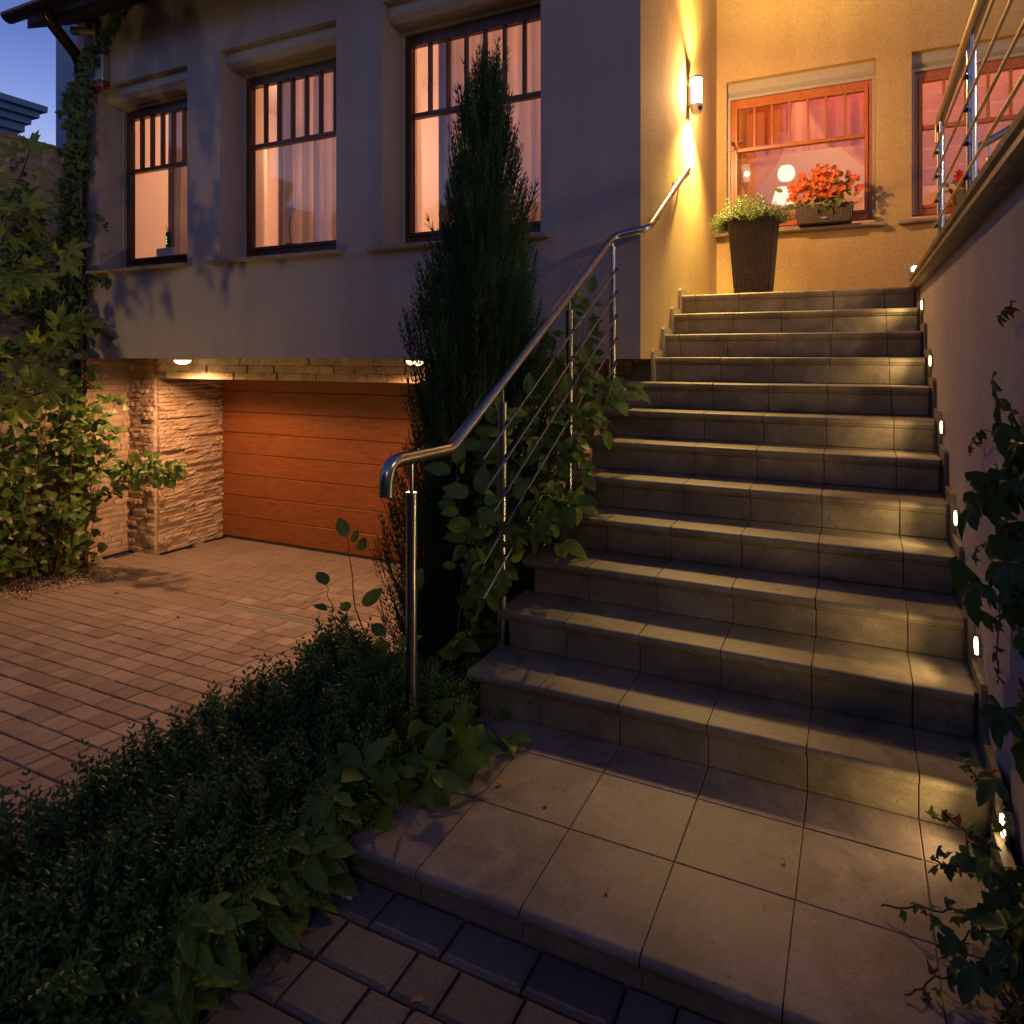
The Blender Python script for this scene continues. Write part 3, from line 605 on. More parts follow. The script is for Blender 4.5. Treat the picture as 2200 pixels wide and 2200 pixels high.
# ------------------------------------------------------------------ curtains and things indoors
def curtain(x0,x1,y,z0,z1,mat,label,group=None,amp=.045,per=.115,nm='curtain',sw=None):
    n=max(12,int((x1-x0)/.009)); v=[]; rows=8; ph=rng.uniform(0,6)
    for j in range(rows+1):
        t=j/rows; z=z0+(z1-z0)*t
        for i in range(n+1):
            x=x0+(x1-x0)*i/n; u=x/per*2*math.pi
            a=amp*(1-.35*t); v.append((x+.006*math.sin(u*.37+ph)*(1-t),y+a*(math.sin(u+ph+.8*math.sin(u*.21))+.45*math.sin(u*.53+ph*2+t)),z))
    q_=[(j*(n+1)+i,j*(n+1)+i+1,(j+1)*(n+1)+i+1,(j+1)*(n+1)+i) for j in range(rows) for i in range(n)]; m_=MB().add(v,q_)
    if mat is M_curt: m_.add([(x+.02*math.sin(x*9),y+.05+.5*(yy-y)+.03*math.sin(x*41+ph),z) for x,yy,z in v],q_)
    return tag(m_.build(nm,mat,smooth=True),label,'curtain',group)
CY=5.08
curtain(-6.42,-5.2,CY,2.3,4.75,M_curt,'pale sheer curtain behind the leftmost facade window'); curtain(-6.62,-6.34,CY+.07,2.3,4.75,M_drape,'narrow grey curtain edge in the leftmost facade window')
curtain(-4.88,-3.4,CY,2.3,4.75,M_curt,'pale sheer curtain behind the middle facade window'); curtain(-5.02,-4.86,CY+.06,2.3,4.75,M_drape,'narrow grey curtain edge in the middle facade window')
curtain(-3.08,-1.4,CY,2.3,4.75,M_curt,'pale sheer curtain behind the facade window nearest the entrance, backlighting the conifer'); curtain(-3.24,-3.04,CY+.07,2.3,4.75,M_drape,'narrow grey curtain edge in the facade window behind the conifer')
def swag(pts0,pts1,y,label,mat):
    n=22; m=10; v=[]
    for i in range(n+1):
        t=i/n
        for j in range(m+1):
            s_=j/m; a=[(1-t)**2*pts0[0][k]+2*t*(1-t)*pts0[1][k]+t*t*pts0[2][k] for k in (0,1)]; c=[(1-t)**2*pts1[0][k]+2*t*(1-t)*pts1[1][k]+t*t*pts1[2][k] for k in (0,1)]
            v.append((a[0]*(1-s_)+c[0]*s_,y+.02*math.sin(s_*22+t*3),a[1]*(1-s_)+c[1]*s_))
    o=MB().add(v,[(i*(m+1)+j,i*(m+1)+j+1,(i+1)*(m+1)+j+1,(i+1)*(m+1)+j) for i in range(n) for j in range(m)]).build('curtain',mat,smooth=True); return tag(o,label,'curtain')
swag([(-.55,4.35),(-.60,3.6),(-1.15,3.30)],[(-1.15,4.35),(-1.15,4.0),(-1.15,3.5)],7.85,'red gathered curtain swept to the left of the entrance window',M_swag)
swag([(-.45,4.35),(-.2,3.7),(.25,3.40)],[(.30,4.35),(.30,4.0),(.30,3.6)],7.87,'red gathered curtain swept to the right of the entrance window',M_swag)
curtain(-1.2,.35,7.80,3.75,4.4,M_swag,'short red sheer valance across the top of the entrance window',amp=.012,per=.12)
for i in range(5):
    pass
b=MB(); 
for i in range(6): b.add([(.42,7.82+.01*(i%2),4.35-.18*i),(1.9,7.82+.01*(i%2),4.35-.18*i),(1.9,7.82+.012-.01*(i%2),4.18-.18*i),(.42,7.82+.012-.01*(i%2),4.18-.18*i)],[(0,1,2,3)])
tag(b.build('roman_blind',M_swag),'pink folded roman blind in the window behind the upper railing','blind')
# router on a white box in the left window
t=empty('white_box','white box on the sill inside the leftmost facade window','box',(-6.42,4.97,2.56)); part(MB().box(-6.52,-6.26,4.92,5.0,2.53,2.76),'body',M_white,t,bevel=.005); part(MB().box(-6.50,-6.28,4.914,4.9195,2.55,2.74),'front_panel',M_white,t)
M_led=emis('green_led',(.1,1,.15),3)
t=empty('router','slim dark router with green lights and an antenna, standing on the white box','router',(-6.37,4.95,2.76)); part(MB().box(-6.39,-6.355,4.93,4.97,2.761,2.92),'body',M_black,t,bevel=.004); part(MB().tube([(-6.385,4.95,2.92),(-6.40,4.95,2.985)],.004,6),'antenna',M_black,t)
for k in range(3): part(MB().box(-6.376,-6.368,4.927,4.9295,2.80+k*.03,2.812+k*.03),'led',M_led,t)
t=empty('orchid','white orchid in a red pot behind the middle facade window','orchid',(-4.72,4.96,2.55))
part(MB().lathe([(.03,0),(.05,.12),(.05,.14),(.01,.13)],(-4.72,4.96,2.55),14),'pot',M_redp,t)
part(MB().tube([(-4.72,4.96,2.68),(-4.73,4.955,2.85),(-4.70,4.95,3.0)],.004,6),'stem',M_twig,t)
b=MB(); 
for k in range(5):
    a=k*2*math.pi/5; b.add([(-4.70,4.945,3.0),(-4.70+.05*math.cos(a-.4),4.94,3.0+.05*math.sin(a-.4)),(-4.70+.065*math.cos(a),4.935,3.0+.065*math.sin(a)),(-4.70+.05*math.cos(a+.4),4.94,3.0+.05*math.sin(a+.4))],[(0,1,2,3)])
part(b,'flower',M_white,t)
t=empty('table_lamp','glowing white table lamp inside the entrance window, behind the orange flowers','lamp',(-.52,8.0,2.6))
part(MB().lathe([(.10,0),(.02,.02),(.015,.30)],(-.70,8.0,2.95),16),'stand',M_white,t); part(MB().lathe([(.12,.30),(.07,.46)],(-.70,8.0,2.98),24),'shade',emis('shade_glow',(1,.70,.48),1.3),t)
t=empty('round_wall_light','pale round glass light seen through the entrance window above the table lamp','lamp',(-.35,9.3,3.75))
part(MB().lathe([(.0,.0),(.06,.015),(.088,.05),(.095,.095),(.088,.14),(.06,.18),(.0,.19)],(-.72,8.6,3.64),20),'globe',emis('globe_glow',(.85,.90,.62),1.1),t,smooth=True)
# ------------------------------------------------------------------ railings
def arc(p0,p1,p2,r=.08,n=5):                 # polyline with a rounded corner at p1
    p0,p1,p2=map(Vector,(p0,p1,p2)); a=(p0-p1).normalized(); c=(p2-p1).normalized(); s=p1+a*r; e=p1+c*r
    return [s*(1-t)**2+p1*2*t*(1-t)+e*t*t for t in [i/n for i in range(n+1)]]
rl=empty('stair_railing','polished steel railing climbing the open left side of the steps, curled lower end','railing',(-1.46,2.1,.15))
sl=.5952; PA=Vector((-1.48,2.453,1.263)); PB=Vector((-1.42,4.40,2.42))
S_=Vector((-1.50,2.13,1.262))
path=[Vector((-1.50,2.045,1.14))]+arc((-1.50,2.045,1.14),(-1.50,2.05,1.262),PA,.07,6)+arc(S_,PA,PB,.03,3)+arc(PA,PB,(-1.21,4.42,2.455),.06,5)+arc(PB,(-1.20,4.43,2.46),(-1.20,5.6,3.10),.07,5)+[Vector((-1.20,5.62,3.13))]
part(MB().tube(path,.0255,20),'handrail',M_steel,rl,smooth='auto')
part(MB().tube([(-1.20,5.62,3.13),(-1.203,5.65,3.10),(-1.235,5.66,3.07),(SX,5.66,3.07)],.016,12),'wall_bracket',M_steel,rl,smooth='auto')
for y in (4.75,5.42):
    z=2.46+(y-4.43)*.575; b=MB().tube([(SX,y,z-.07),(-1.215,y,z-.07),(-1.20,y,z-.02)],.008,8); b.tube([(SX,y,z-.07),(SX+.006,y,z-.07)],.03,14); part(b,'wall_bracket',M_steel,rl)
posts=[(-1.50,2.204,-.02,1.125),(-1.465,2.889,-.03,1.425),(-1.44,3.667,.0,1.895),(-1.42,4.385,.9,2.345)]
def rz(y): return PA.z+(y-PA.y)*sl
for i,(x,y,z0,z1) in enumerate(posts):
    po=part(MB().tube([(x,y,z0),(x,y,z1)],.0212,20),'post',M_steel,rl,smooth='auto')
    zt=1.262 if i==0 else rz(y)
    part(MB().tube([(x,y,z1),(x,y,zt-.015)],.007,10),'pin',M_steel,po)
    part(MB().lathe([(.0225,-.004),(.0225,.004)],(x,y,z1),20),'cap',M_steel,po)
for k in range(5):
    o0=-.19-.15*k; y0,y1=2.66,4.40
    a=Vector((-1.47+.028,y0,rz(y0)+o0)); c=Vector((-1.42+.028,y1,rz(y1)+o0-.02)); part(MB().tube([a,c],.0065,10),'bar',M_steel,rl,smooth='auto')
    for (x,y,z0,z1) in posts[1:]:
        t_=(y-y0)/(y1-y0); z=a.z+(c.z-a.z)*t_; part(MB().tube([(x+.015,y,z),(x+.034,y,z)],.011,10),'bar_clip',M_black,rl)
# railing on the side wall
ur=empty('terrace_railing','steel railing standing on top of the side wall coping','railing',(.46,5,2.2))
RX=.46
part(MB().tube([Vector((RX,5.06,2.96))]+arc((RX,5.06,2.96),(RX,5.05,3.09),(RX,1.0,3.09),.05,5)+[Vector((RX,1.0,3.09))],.0255,18),'handrail',M_steel,ur,smooth='auto')
for y in (4.97,3.69,2.41,1.2):
    po=part(MB().tube([(RX,y,2.2),(RX,y,2.99)],.0212,20),'post',M_steel,ur,smooth='auto'); part(MB().tube([(RX,y,2.99),(RX,y,3.07)],.007,10),'pin',M_steel,po); part(MB().lathe([(.0225,-.004),(.0225,.004)],(RX,y,2.99),20),'cap',M_steel,po)
    for z in (2.88,2.735,2.585,2.435): part(MB().tube([(RX-.015,y,z),(RX-.034,y,z)],.012,10),'bar_clip',M_black,ur)
for z in (2.88,2.735,2.585,2.435): part(MB().tube([(RX-.032,5.06,z),(RX-.032,.95,z)],.0065,10),'bar',M_steel,ur)
sr=empty('upper_stair_railing','second steel railing behind, sloping up to the right across the far window','railing',(.9,5.8,2.2))
for x in (.83,1.7):
    po=part(MB().tube([(x,5.85,2.1),(x,5.85,3.02+(x-.83)*.55)],.0212,18),'post',M_steel,sr,smooth='auto'); part(MB().tube([(x,5.85,3.02+(x-.83)*.55),(x,5.85,3.12+(x-.83)*.55)],.007,8),'pin',M_steel,po)
part(MB().tube([(.72,5.85,3.08),(2.6,5.85,3.08+1.88*.55)],.0255,16),'handrail',M_steel,sr)
for z in (2.84,2.66,2.48): part(MB().tube([(.76,5.82,z),(2.6,5.82,z+1.84*.55)],.0065,8),'bar',M_steel,sr)
# ------------------------------------------------------------------ planters
def taper(cx,cy,z0,w0,d0,w1,d1,h,lip=.0):
    b=MB(); r=lambda w,d,z:[(cx-w/2,cy-d/2,z),(cx+w/2,cy-d/2,z),(cx+w/2,cy+d/2,z),(cx-w/2,cy+d/2,z)]
    b.add(r(w0,d0,z0)+r(w1,d1,z0+h)+r(w1-.03,d1-.03,z0+h)+r(w1-.04,d1-.04,z0+h-.04),[(3,2,1,0)]+[(i,(i+1)%4,4+(i+1)%4,4+i) for i in range(4)]+[(4+i,4+(i+1)%4,8+(i+1)%4,8+i) for i in range(4)]+[(8+i,8+(i+1)%4,12+(i+1)%4,12+i) for i in range(4)]); return b
PX,PY,PZ=-.775,6.2,2.13
t=empty('planter','tall dark woven planter with bushy grey-green herbs beside the entrance window','planter',(PX,PY,PZ))
b=taper(PX,PY,PZ,.275,.275,.375,.375,.655); part(b,'pot',M_wick,t,bevel=.008)
part(MB().box(PX-.165,PX+.165,PY-.165,PY+.165,PZ+.59,PZ+.615),'soil',M_soil,t)
ft=empty('flower_box','dark woven flower box of orange begonias on the entrance window sill','flower box',(-.27,7.22,2.90))
b=taper(-.27,7.215,2.885,.46,.15,.50,.18,.175); part(b,'box',M_wick,ft,bevel=.006); part(MB().lathe([(.03,-.002),(.03,.002)],(0,0,0),16),'badge',M_grey,ft)
bd=[c for c in ft.children if c.name.startswith('badge')][0]; bd.data.transform(Matrix.Rotation(R(90),4,'X')@Matrix.Diagonal((1,.4,1,1))); bd.location=(-.27-ft.location.x,7.128-ft.location.y,2.93-ft.location.z)
rp=empty('flower_pot','small dark pot of red geraniums on the far window sill behind the railing','flower pot',(.86,7.2,2.9))
part(MB().lathe([(.085,0),(.115,.17),(.12,.19),(.10,.19)],(.86,7.21,2.885),20),'pot',M_wick,rp)
# ------------------------------------------------------------------ leaves
def leaf_mesh(nm,out,mat,fold=.25,droop=.3,base=(0,0)):
    # out: outline points (x>=0 half, from base to tip); mirrored, folded on the midrib, drooping to the tip
    Lh=[(x,y) for x,y in out]; v=[]; f=[]
    A_=rng.uniform(.05,.16); P_=rng.uniform(0,6); T_=rng.uniform(-.25,.25)
    def z(x,y): return abs(x)*fold-droop*y*y+A_*abs(x)*math.sin(9*y+P_)+T_*x*y
    mids=[(0,y) for x,y in Lh]; n=len(Lh)
    v=[(0,y,z(0,y)) for _,y in Lh]+[(x,y,z(x,y)) for x,y in Lh]+[(-x,y,z(x,y)) for x,y in Lh]
    for i in range(n-1):
        f+=[(i,n+i,n+i+1,i+1),(i,i+1,2*n+i+1,2*n+i)]
    m=MB().add(v,[q for q in f]).mesh(nm); m.materials.append(mat)
    bm=bmesh.new(); bm.from_mesh(m); bmesh.ops.remove_doubles(bm,verts=bm.verts,dist=1e-5); bmesh.ops.dissolve_degenerate(bm,edges=bm.edges,dist=1e-6); bm.to_mesh(m); bm.free()
    for p in m.polygons: p.use_smooth=True
    return m
def palm_mesh(nm,tips,notch,mat,fold=.12,droop=.35,ser=0,wd=13):
    # tips: (angle,radius) of the lobes, left to right; notch: radius factor between them
    pts=[]; 
    for i,(a,r) in enumerate(tips):
        w=math.radians(wd)
        pts+= [(a-w,r*.62),(a-w*.75,r*.80) if ser else (a-w*.6,r*.82),(a,r),(a+w*.6,r*.82),(a+w,r*.62)] if not ser else [(a-w*1.2,r*.60),(a-w*.95,r*.78),(a-w*.45,r*.72),(a,r),(a+w*.45,r*.72),(a+w*.95,r*.78),(a+w*1.2,r*.60)]
        if i<len(tips)-1: a2,r2=tips[i+1]; pts.append(((a+a2)/2,(r+r2)/2*notch))
    P=[(r*math.sin(a),r*math.cos(a)) for a,r in pts]; tip=[a for a,_ in tips]
    v=[(0,0,0)]
    for x,y in P:
        a=math.atan2(x,y); r=math.hypot(x,y); near=min(abs(a-t) for t in tip); v.append((x,y,r*near*fold*2-droop*r*r))
    # inner ring for curvature
    n=len(P); v+=[(x*.45,y*.45,v[i+1][2]*.25) for i,(x,y) in enumerate(P)]
    f=[(0,n+1+i+1,n+1+i) for i in range(n-1)]+[(n+1+i,n+2+i,i+2,i+1) for i in range(n-1)]
    m=MB().add(v,f).mesh(nm); m.materials.append(mat)
    for p in m.polygons: p.use_smooth=True
    return m
OVAL=[(0,0),(.17,.10),(.27,.30),(.30,.50),(.22,.74),(.08,.92),(0,1.0)]; HEART=[(0,.06),(.22,-.02),(.40,.14),(.42,.38),(.30,.66),(.12,.90),(0,1.05)]
SMALL=[(0,0),(.24,.35),(.22,.7),(0,1)]
def lv(nm,out,mats): return [leaf_mesh(nm,out,m_,f_,d_) for m_,f_,d_ in mats]
OV=lv('leaf',OVAL,[(ML_dog,.25,.25),(ML_dog,.4,.45),(ML_dog,.15,.1),(ML_dog,.3,.7),(ML_dog,.1,.35)]); HT=lv('leaf',HEART,[(ML_kiwi,.25,.25),(ML_kiwi,.4,.5),(ML_kiwi,.1,.15),(ML_kiwi,.3,.8),(ML_kiwi,.2,.4)]); HTP=lv('leaf',HEART,[(ML_pale,.25,.3)])
rad=math.radians
T5=[(rad(-105),.55),(rad(-55),.82),(0,1.),(rad(55),.82),(rad(105),.55)]; T3=[(rad(-60),.7),(0,1.),(rad(60),.7)]; TM=[(rad(-110),.5),(rad(-52),.85),(0,1.),(rad(52),.85),(rad(110),.5)]
CR5=[palm_mesh('leaf',T5,.44,ML_cre,.12,.22,0,15),palm_mesh('leaf',T3,.52,ML_cre,.15,.3,0,20),palm_mesh('leaf',T5,.42,ML_cre,.2,.4,0,15)]; IV=[palm_mesh('leaf',T3,.80,ML_ivy,.15,.4,0,23),palm_mesh('leaf',T3,.74,ML_ivy,.25,.2,0,20)]
MP=[palm_mesh('leaf',TM,.40,ML_map,.10,.25,1),palm_mesh('leaf',TM,.40,ML_map,.18,.5,1)]; RL=[palm_mesh('leaf',T3,.65,ML_redl,.2,.4)]
def orient(pos,tipdir,normal,size,roll=0):
    y=Vector(tipdir).normalized(); z=Vector(normal); z=(z-y*z.dot(y)); z=z.normalized() if z.length>1e-4 else y.orthogonal().normalized(); x=y.cross(z)
    return Matrix(((x.x*size,y.x*size,z.x*size,pos[0]),(x.y*size,y.y*size,z.y*size,pos[1]),(x.z*size,y.z*size,z.z*size,pos[2]),(0,0,0,1)))
def rv(s=1): return Vector((rng.gauss(0,s),rng.gauss(0,s),rng.gauss(0,s)))
def put(root,meshes,Ms,limit=300,mat=None):
    S=Matrix.Translation(-root.location); Ms=sorted(Ms,key=lambda m_:m_.translation.length); ex={}
    for i,M_ in enumerate(Ms):
        me=rng.choice(meshes)
        if i<limit: inst('leaf',me,root,S@M_)
        else: ex.setdefault(me.materials[0].name,MB()).add([M_@v.co for v in me.vertices],[tuple(p.vertices) for p in me.polygons])
    for k_,b_ in ex.items(): tag(part(b_,'foliage',bpy.data.materials[k_],root,smooth=True),kind='stuff')
def vine(pts,jit=.02,n=14):                   # smooth wandering polyline
    P=[Vector(p) for p in pts]; out=[]
    for i in range(len(P)-1):
        a=P[max(i-1,0)];b_=P[i];c=P[i+1];d=P[min(i+2,len(P)-1)]; m_=max(3,n//(len(P)-1))
        for k in range(m_):
            t=k/m_; out.append(.5*((2*b_)+(c-a)*t+(2*a-5*b_+4*c-d)*t*t+(-a+3*b_-3*c+d)*t**3)+rv(jit*.3))
    out.append(P[-1]); return out
CAMV=Vector((0,0,EZ))
# --- juniper ------------------------------------------------------------------
JX,JY=-1.92,3.42
jn=empty('conifer','tall slender dark columnar conifer standing between the driveway and the steps','tree',(JX,JY,-.1))
part(MB().tube([(JX,JY,-.15),(JX+.03,JY,1.2),(JX+.07,JY,2.4),(JX+.10,JY,3.2)],.03,8,radii=[.05,.035,.018,.004]),'trunk',M_bark,jn)
nr=np.random.default_rng(3)
def jr(z):                                    # radius of the crown by height
    return float(np.interp(z,[-.1,.3,.7,1.1,1.5,1.9,2.2,2.5,2.75,3.0,3.2,3.34],[.38,.44,.44,.40,.355,.30,.25,.20,.145,.09,.042,.008]))
def frond(n,l,w):                             # feather of thin twiglets along a curved axis, in its own frame (y=axis)
    v=[];f=[]
    def strip(a,b,w_):
        a=np.array(a);b=np.array(b);d=b-a; s=np.cross(d,[0,0,1.]); s=s/ (np.linalg.norm(s)+1e-9)*w_; t=np.cross(d,s); t=t/(np.linalg.norm(t)+1e-9)*w_*.8
        k=len(v); v.extend([a-s,a+s,b+s*.25,b-s*.25,a-t,a+t,b]); f.extend([(k,k+1,k+2,k+3),(k+4,k+5,k+6)])
    pr=np.array([0,0,0.]); ax=[pr]
    for i in range(n): pr=pr+np.array([nr.normal(0,.04),1,nr.normal(0,.04)])*l/n; ax.append(pr)
    for i in range(n):
        strip(ax[i],ax[i+1],w*1.1)
        if i>0:
            for s_ in (-1,1):
                ln=l*.30*(1-i/n*.6)*nr.uniform(.6,1.2); zz=nr.normal(0,.35)
                e=ax[i]+np.array([s_*.45*ln,ln*.9,zz*ln*.6]); strip(ax[i],e,w)
    return np.array(v),f
def np_scatter(name,temps,Ms,mat,parent,smooth=False):
    V=[];Fq=[];off=0
    for M_ in Ms:
        v,f=temps[nr.integers(len(temps))]; A=np.array(M_); V.append(v@A[:3,:3].T+A[:3,3])
        Fq+=[tuple(i+off for i in q) for q in f]; off+=len(v)
    me=bpy.data.meshes.new(name); me.from_pydata(np.concatenate(V).tolist(),[],Fq); me.materials.append(mat); o=bpy.data.objects.new(name,me); COL.objects.link(o)
    if parent: o.parent=parent; o.location=-parent.location
    return o
FT=[frond(6,1,.013) for _ in range(6)]; Ms=[]
for i in range(11500):
    z=-.1+3.34*nr.random()**1.12; Rz=jr(z); a=nr.uniform(0,2*math.pi); q=nr.random(); rr=Rz*math.sqrt(q if z>2.0 else .25+.75*q)*(.92+.20*math.sin(a*3+z*5)+.13*math.sin(a*7-z*11)+nr.normal(0,.05))
    tilt=.10+.17*rr/max(Rz,.05)+nr.normal(0,.07)
    d=Vector((math.cos(a)*tilt,math.sin(a)*tilt,1)); s=nr.uniform(.11,.24)
    if nr.random()>min(1,jr(z)/.36+.10): continue
    if nr.random()<.08: s*=1.5; 
    Ms.append(orient((JX+.03*z+rr*math.cos(a),JY+rr*math.sin(a),z-s*.3),d,rv(),s))
np_scatter('foliage',FT,Ms,ML_jun,jn)
b=MB()
for i in range(110):
    z=.05+2.9*rng.random(); a=rng.uniform(0,6.283); Rz=jr(z+.3)*.85; b.tube([(JX+.03*z,JY,z),(JX+math.cos(a)*Rz*.6,JY+math.sin(a)*Rz*.6,z+.16),(JX+math.cos(a)*Rz,JY+math.sin(a)*Rz,z+.42)],.004,4,False,[.006,.004,.0015])
part(b,'branches',M_bark,jn)
# dense dead heart of the tree, as the twigs read in reality
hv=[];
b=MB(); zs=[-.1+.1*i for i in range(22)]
b.lathe([(max(.01,jr(z)*(.62 if z<1.5 else .62-.55*(z-1.5)/.5)),z) for z in zs],(JX,JY,0),14); part(b,'twig_core',plain('dead_twigs',(.022,.02,.012),.95,nz=.5,ns=60),jn)
# --- box hedge -----------------------------------------------------------------
hg=empty('box_hedge','low dark green box hedge between the driveway and the front walk','hedge',(-1.85,1.4,0))
def sprig(n,l=1.,ls=.16):
    v=[];f=[]
    for i in range(n):
        y=l*(.15+.85*i/n); an=i*1.57
        for s_ in (0,math.pi):
            a=an+s_; d=np.array([math.cos(a),.75,math.sin(a)]); d/=np.linalg.norm(d); w=np.cross(d,[0,1,0]); w/=np.linalg.norm(w); L_=ls*(1-.35*i/n)*nr.uniform(.85,1.15)
            b0=np.array([0,y,0.]); k=len(v); up=np.cross(w,d)*L_*.08
            v.extend([b0,b0+d*L_*.5+w*L_*.27-up,b0+d*L_,b0+d*L_*.5-w*L_*.27-up]); f.extend([(k,k+1,k+2),(k,k+2,k+3)])
    k=len(v); v.extend([np.array([-.012,0,0]),np.array([.012,0,0]),np.array([0,l,0])]); f.append((k,k+1,k+2)); return np.array(v),f
BT=[sprig(8,1.,.21) for _ in range(5)]; Ms=[]
def hedge_top(x,y): return .37+.05*max(0,1.5-y)-.10*max(0,y-1.9)+.05*math.sin(y*3.1)+.035*math.sin(y*7.3+x*5)+.03*math.sin(x*11)-(.10 if x>-1.68 else 0)*((x+1.68)/.2)
for i in range(5600):
    y=nr.uniform(.35,2.62); x=nr.uniform(-2.08,-1.50); top=hedge_top(x,y)*(1 if y<2.3 else 1-.5*(y-2.3)); face=nr.random()
    if face<.52: z=top-abs(nr.normal(0,.03)); d=Vector((nr.normal(0,.35),nr.normal(0,.35),1))
    elif face<.85: x=-1.53+nr.normal(0,.03); z=top*nr.random()-.02; d=Vector((1,nr.normal(0,.5),.6+nr.normal(0,.4)))
    else: x=-2.08+nr.normal(0,.02); z=nr.uniform(-.2,top); d=Vector((-1,nr.normal(0,.5),.7))
    s=nr.uniform(.10,.155)
    Ms.append(orient((x,y,z-s*.4),d,rv(),s))
for i in range(150):
    y=nr.uniform(.5,2.6); x=nr.uniform(-2.08,-1.85); z=hedge_top(x,y)*(1 if y<2.3 else 1-.5*(y-2.3)); s=nr.uniform(.11,.19); Ms.append(orient((x,y,z-.02),(nr.normal(0,.18),nr.normal(0,.18),1),rv(),s))
tag(np_scatter('foliage',BT,Ms,ML_box,hg),kind='stuff')
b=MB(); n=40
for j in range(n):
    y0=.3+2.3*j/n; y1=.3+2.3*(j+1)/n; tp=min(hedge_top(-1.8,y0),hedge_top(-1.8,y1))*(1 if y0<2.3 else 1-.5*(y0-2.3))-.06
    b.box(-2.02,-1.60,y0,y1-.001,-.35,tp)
part(b,'twig_core',bpy.data.materials['dead_twigs'],hg)  # solid dark core added inside the hedge to block light
# --- big creeper leaves along the hedge foot --------------------------------------
cr=empty('creeper','large-leaved creeper sprawling along the hedge foot beside the front walk','creeper',(-1.5,1.4,0)); Ms=[]
for i in range(125):
    y=.70+1.5*rng.random(); x=-1.47+.10*rng.gauss(0,.6); z=.05+.26*rng.random()**1.1; s=rng.uniform(.10,.165)
    if x>-1.42: x=-1.43
    tip=Vector((.6+rng.gauss(0,.5),-.6+rng.gauss(0,.6),-.25+rng.gauss(0,.25))); nrm=Vector((.15,-.6,.9))+rv(.28); Ms.append(orient((x,y,z),tip,nrm,s))
put(cr,CR5,Ms)
b=MB()
for i in range(9):
    y=.8+.16*i; b.tube(vine([(-1.6,y,.05),(-1.53,y+.1,.12),(-1.47,y+.22,.10),(-1.43,y+.3,.04)]),.0035,5,False)
part(b,'vine_stem',M_twig,cr)
# --- oval-leaved shrub beside the steps --------------------------------------------
def shrub(name,label,cat,stems,leafs,size,nper,mat_stem=M_twig,bias=(.3,-.7,.55),rs=.004,limit=300,spread=.05,loc=None,group=None):
    root=empty(name,label,cat,loc or stems[0][0],group); b=MB(); Ms=[]
    for st_ in stems:
        P=vine(st_,.02,16); b.tube(P,rs,5,False,[rs*(1.25-.9*i/len(P)) for i in range(len(P))])
        for k in range(nper):
            t=rng.uniform(.10,1.)*(len(P)-1); i=int(min(t,len(P)-2)); p=P[i].lerp(P[i+1],t-i); ax=(P[i+1]-P[i]).normalized()
            side=ax.cross(rv()).normalized(); tip=(side+ax*.5+Vector((0,0,-.25))).normalized(); s=rng.uniform(*size)
            Ms.append(orient(p+side*rng.uniform(0,spread),tip,Vector(bias)+rv(.38),s))
        Ms.append(orient(P[-1],(P[-1]-P[-2]),Vector(bias)+rv(.2),size[1]))
    part(b,'stem',mat_stem,root); put(root,leafs,Ms,limit); return root
S=[]
for i in range(26):
    y0=2.70+.062*i; z0=.0+max(0,(y0-2.75))*.12; top=rz(y0)-.35+rng.uniform(-.35,.10); x1=-1.62+rng.uniform(-.05,.24)
    S.append([(-1.62+rng.uniform(-.08,.05),y0,z0),(-1.60,y0+.03,z0+(top-z0)*.5),(x1,y0+rng.uniform(-.1,.1),top)])
for i in range(8):
    y0=3.0+.16*i; z=.15+H*((y0-2.57)/.2785+1); S.append([(-1.6,y0,z-.25),(-1.46,y0,z+.25),(-1.22+rng.uniform(-.1,.06),y0+rng.uniform(-.1,.05),z+.16+rng.uniform(-.05,.15))])
shrub('shrub','leafy oval-leaved shrub pushing through the stair railing beside the middle steps','shrub',S,OV,(.055,.115),25,M_bark)
S=[[(-1.72,2.45,.0),(-1.9,2.42,.45),(-2.05,2.5,.83)],[(-1.72,2.45,.0),(-1.85,2.4,.3),(-2.0,2.38,.5),(-2.12,2.45,.62)],[(-1.7,2.5,.0),(-1.8,2.5,.35),(-1.72,2.55,.62)],[(-1.7,2.35,.0),(-1.78,2.3,.25),(-1.85,2.28,.38)]]
shrub('shrub','thin arching sprigs of oval leaves left of the lowest railing post','shrub',S,OV,(.06,.10),9,bias=(.4,-.8,.2))
S=[]
for i in range(22):
    x=-1.62+.014*i; y=2.1+rng.uniform(-.15,.45); S.append([(x-.05,y+.1,0),(x,y,.14),(x+.10+rng.uniform(-.05,.08),y-.12,.20+rng.uniform(-.08,.10))])
shrub('shrub','low clump of oval leaves at the foot of the railing, spilling over the bottom step','shrub',S,OV,(.07,.12),11,bias=(.3,-.6,.8))
# bigger palmate leaves on the lower steps' left ends
cl=empty('creeper','small tuft of lobed creeper leaves hanging over the left end of the lower steps','creeper',(-1.5,2.9,.6)); Ms=[]
for (x,y,z) in [(-1.50,2.87,.78),(-1.45,2.95,.80),(-1.38,3.10,.86),(-1.34,3.05,.82),(-1.50,2.80,.62),(-1.46,2.74,.60),(-1.52,2.95,.72),(-1.43,2.83,.66)]:
    for q in range(2): Ms.append(orient((x+rng.gauss(0,.02),y,z+.02*q),(.25+rng.gauss(0,.5),-.4,-.9),Vector((.35,-.9,.35))+rv(.2),rng.uniform(.09,.13)))
put(cl,CR5,Ms)
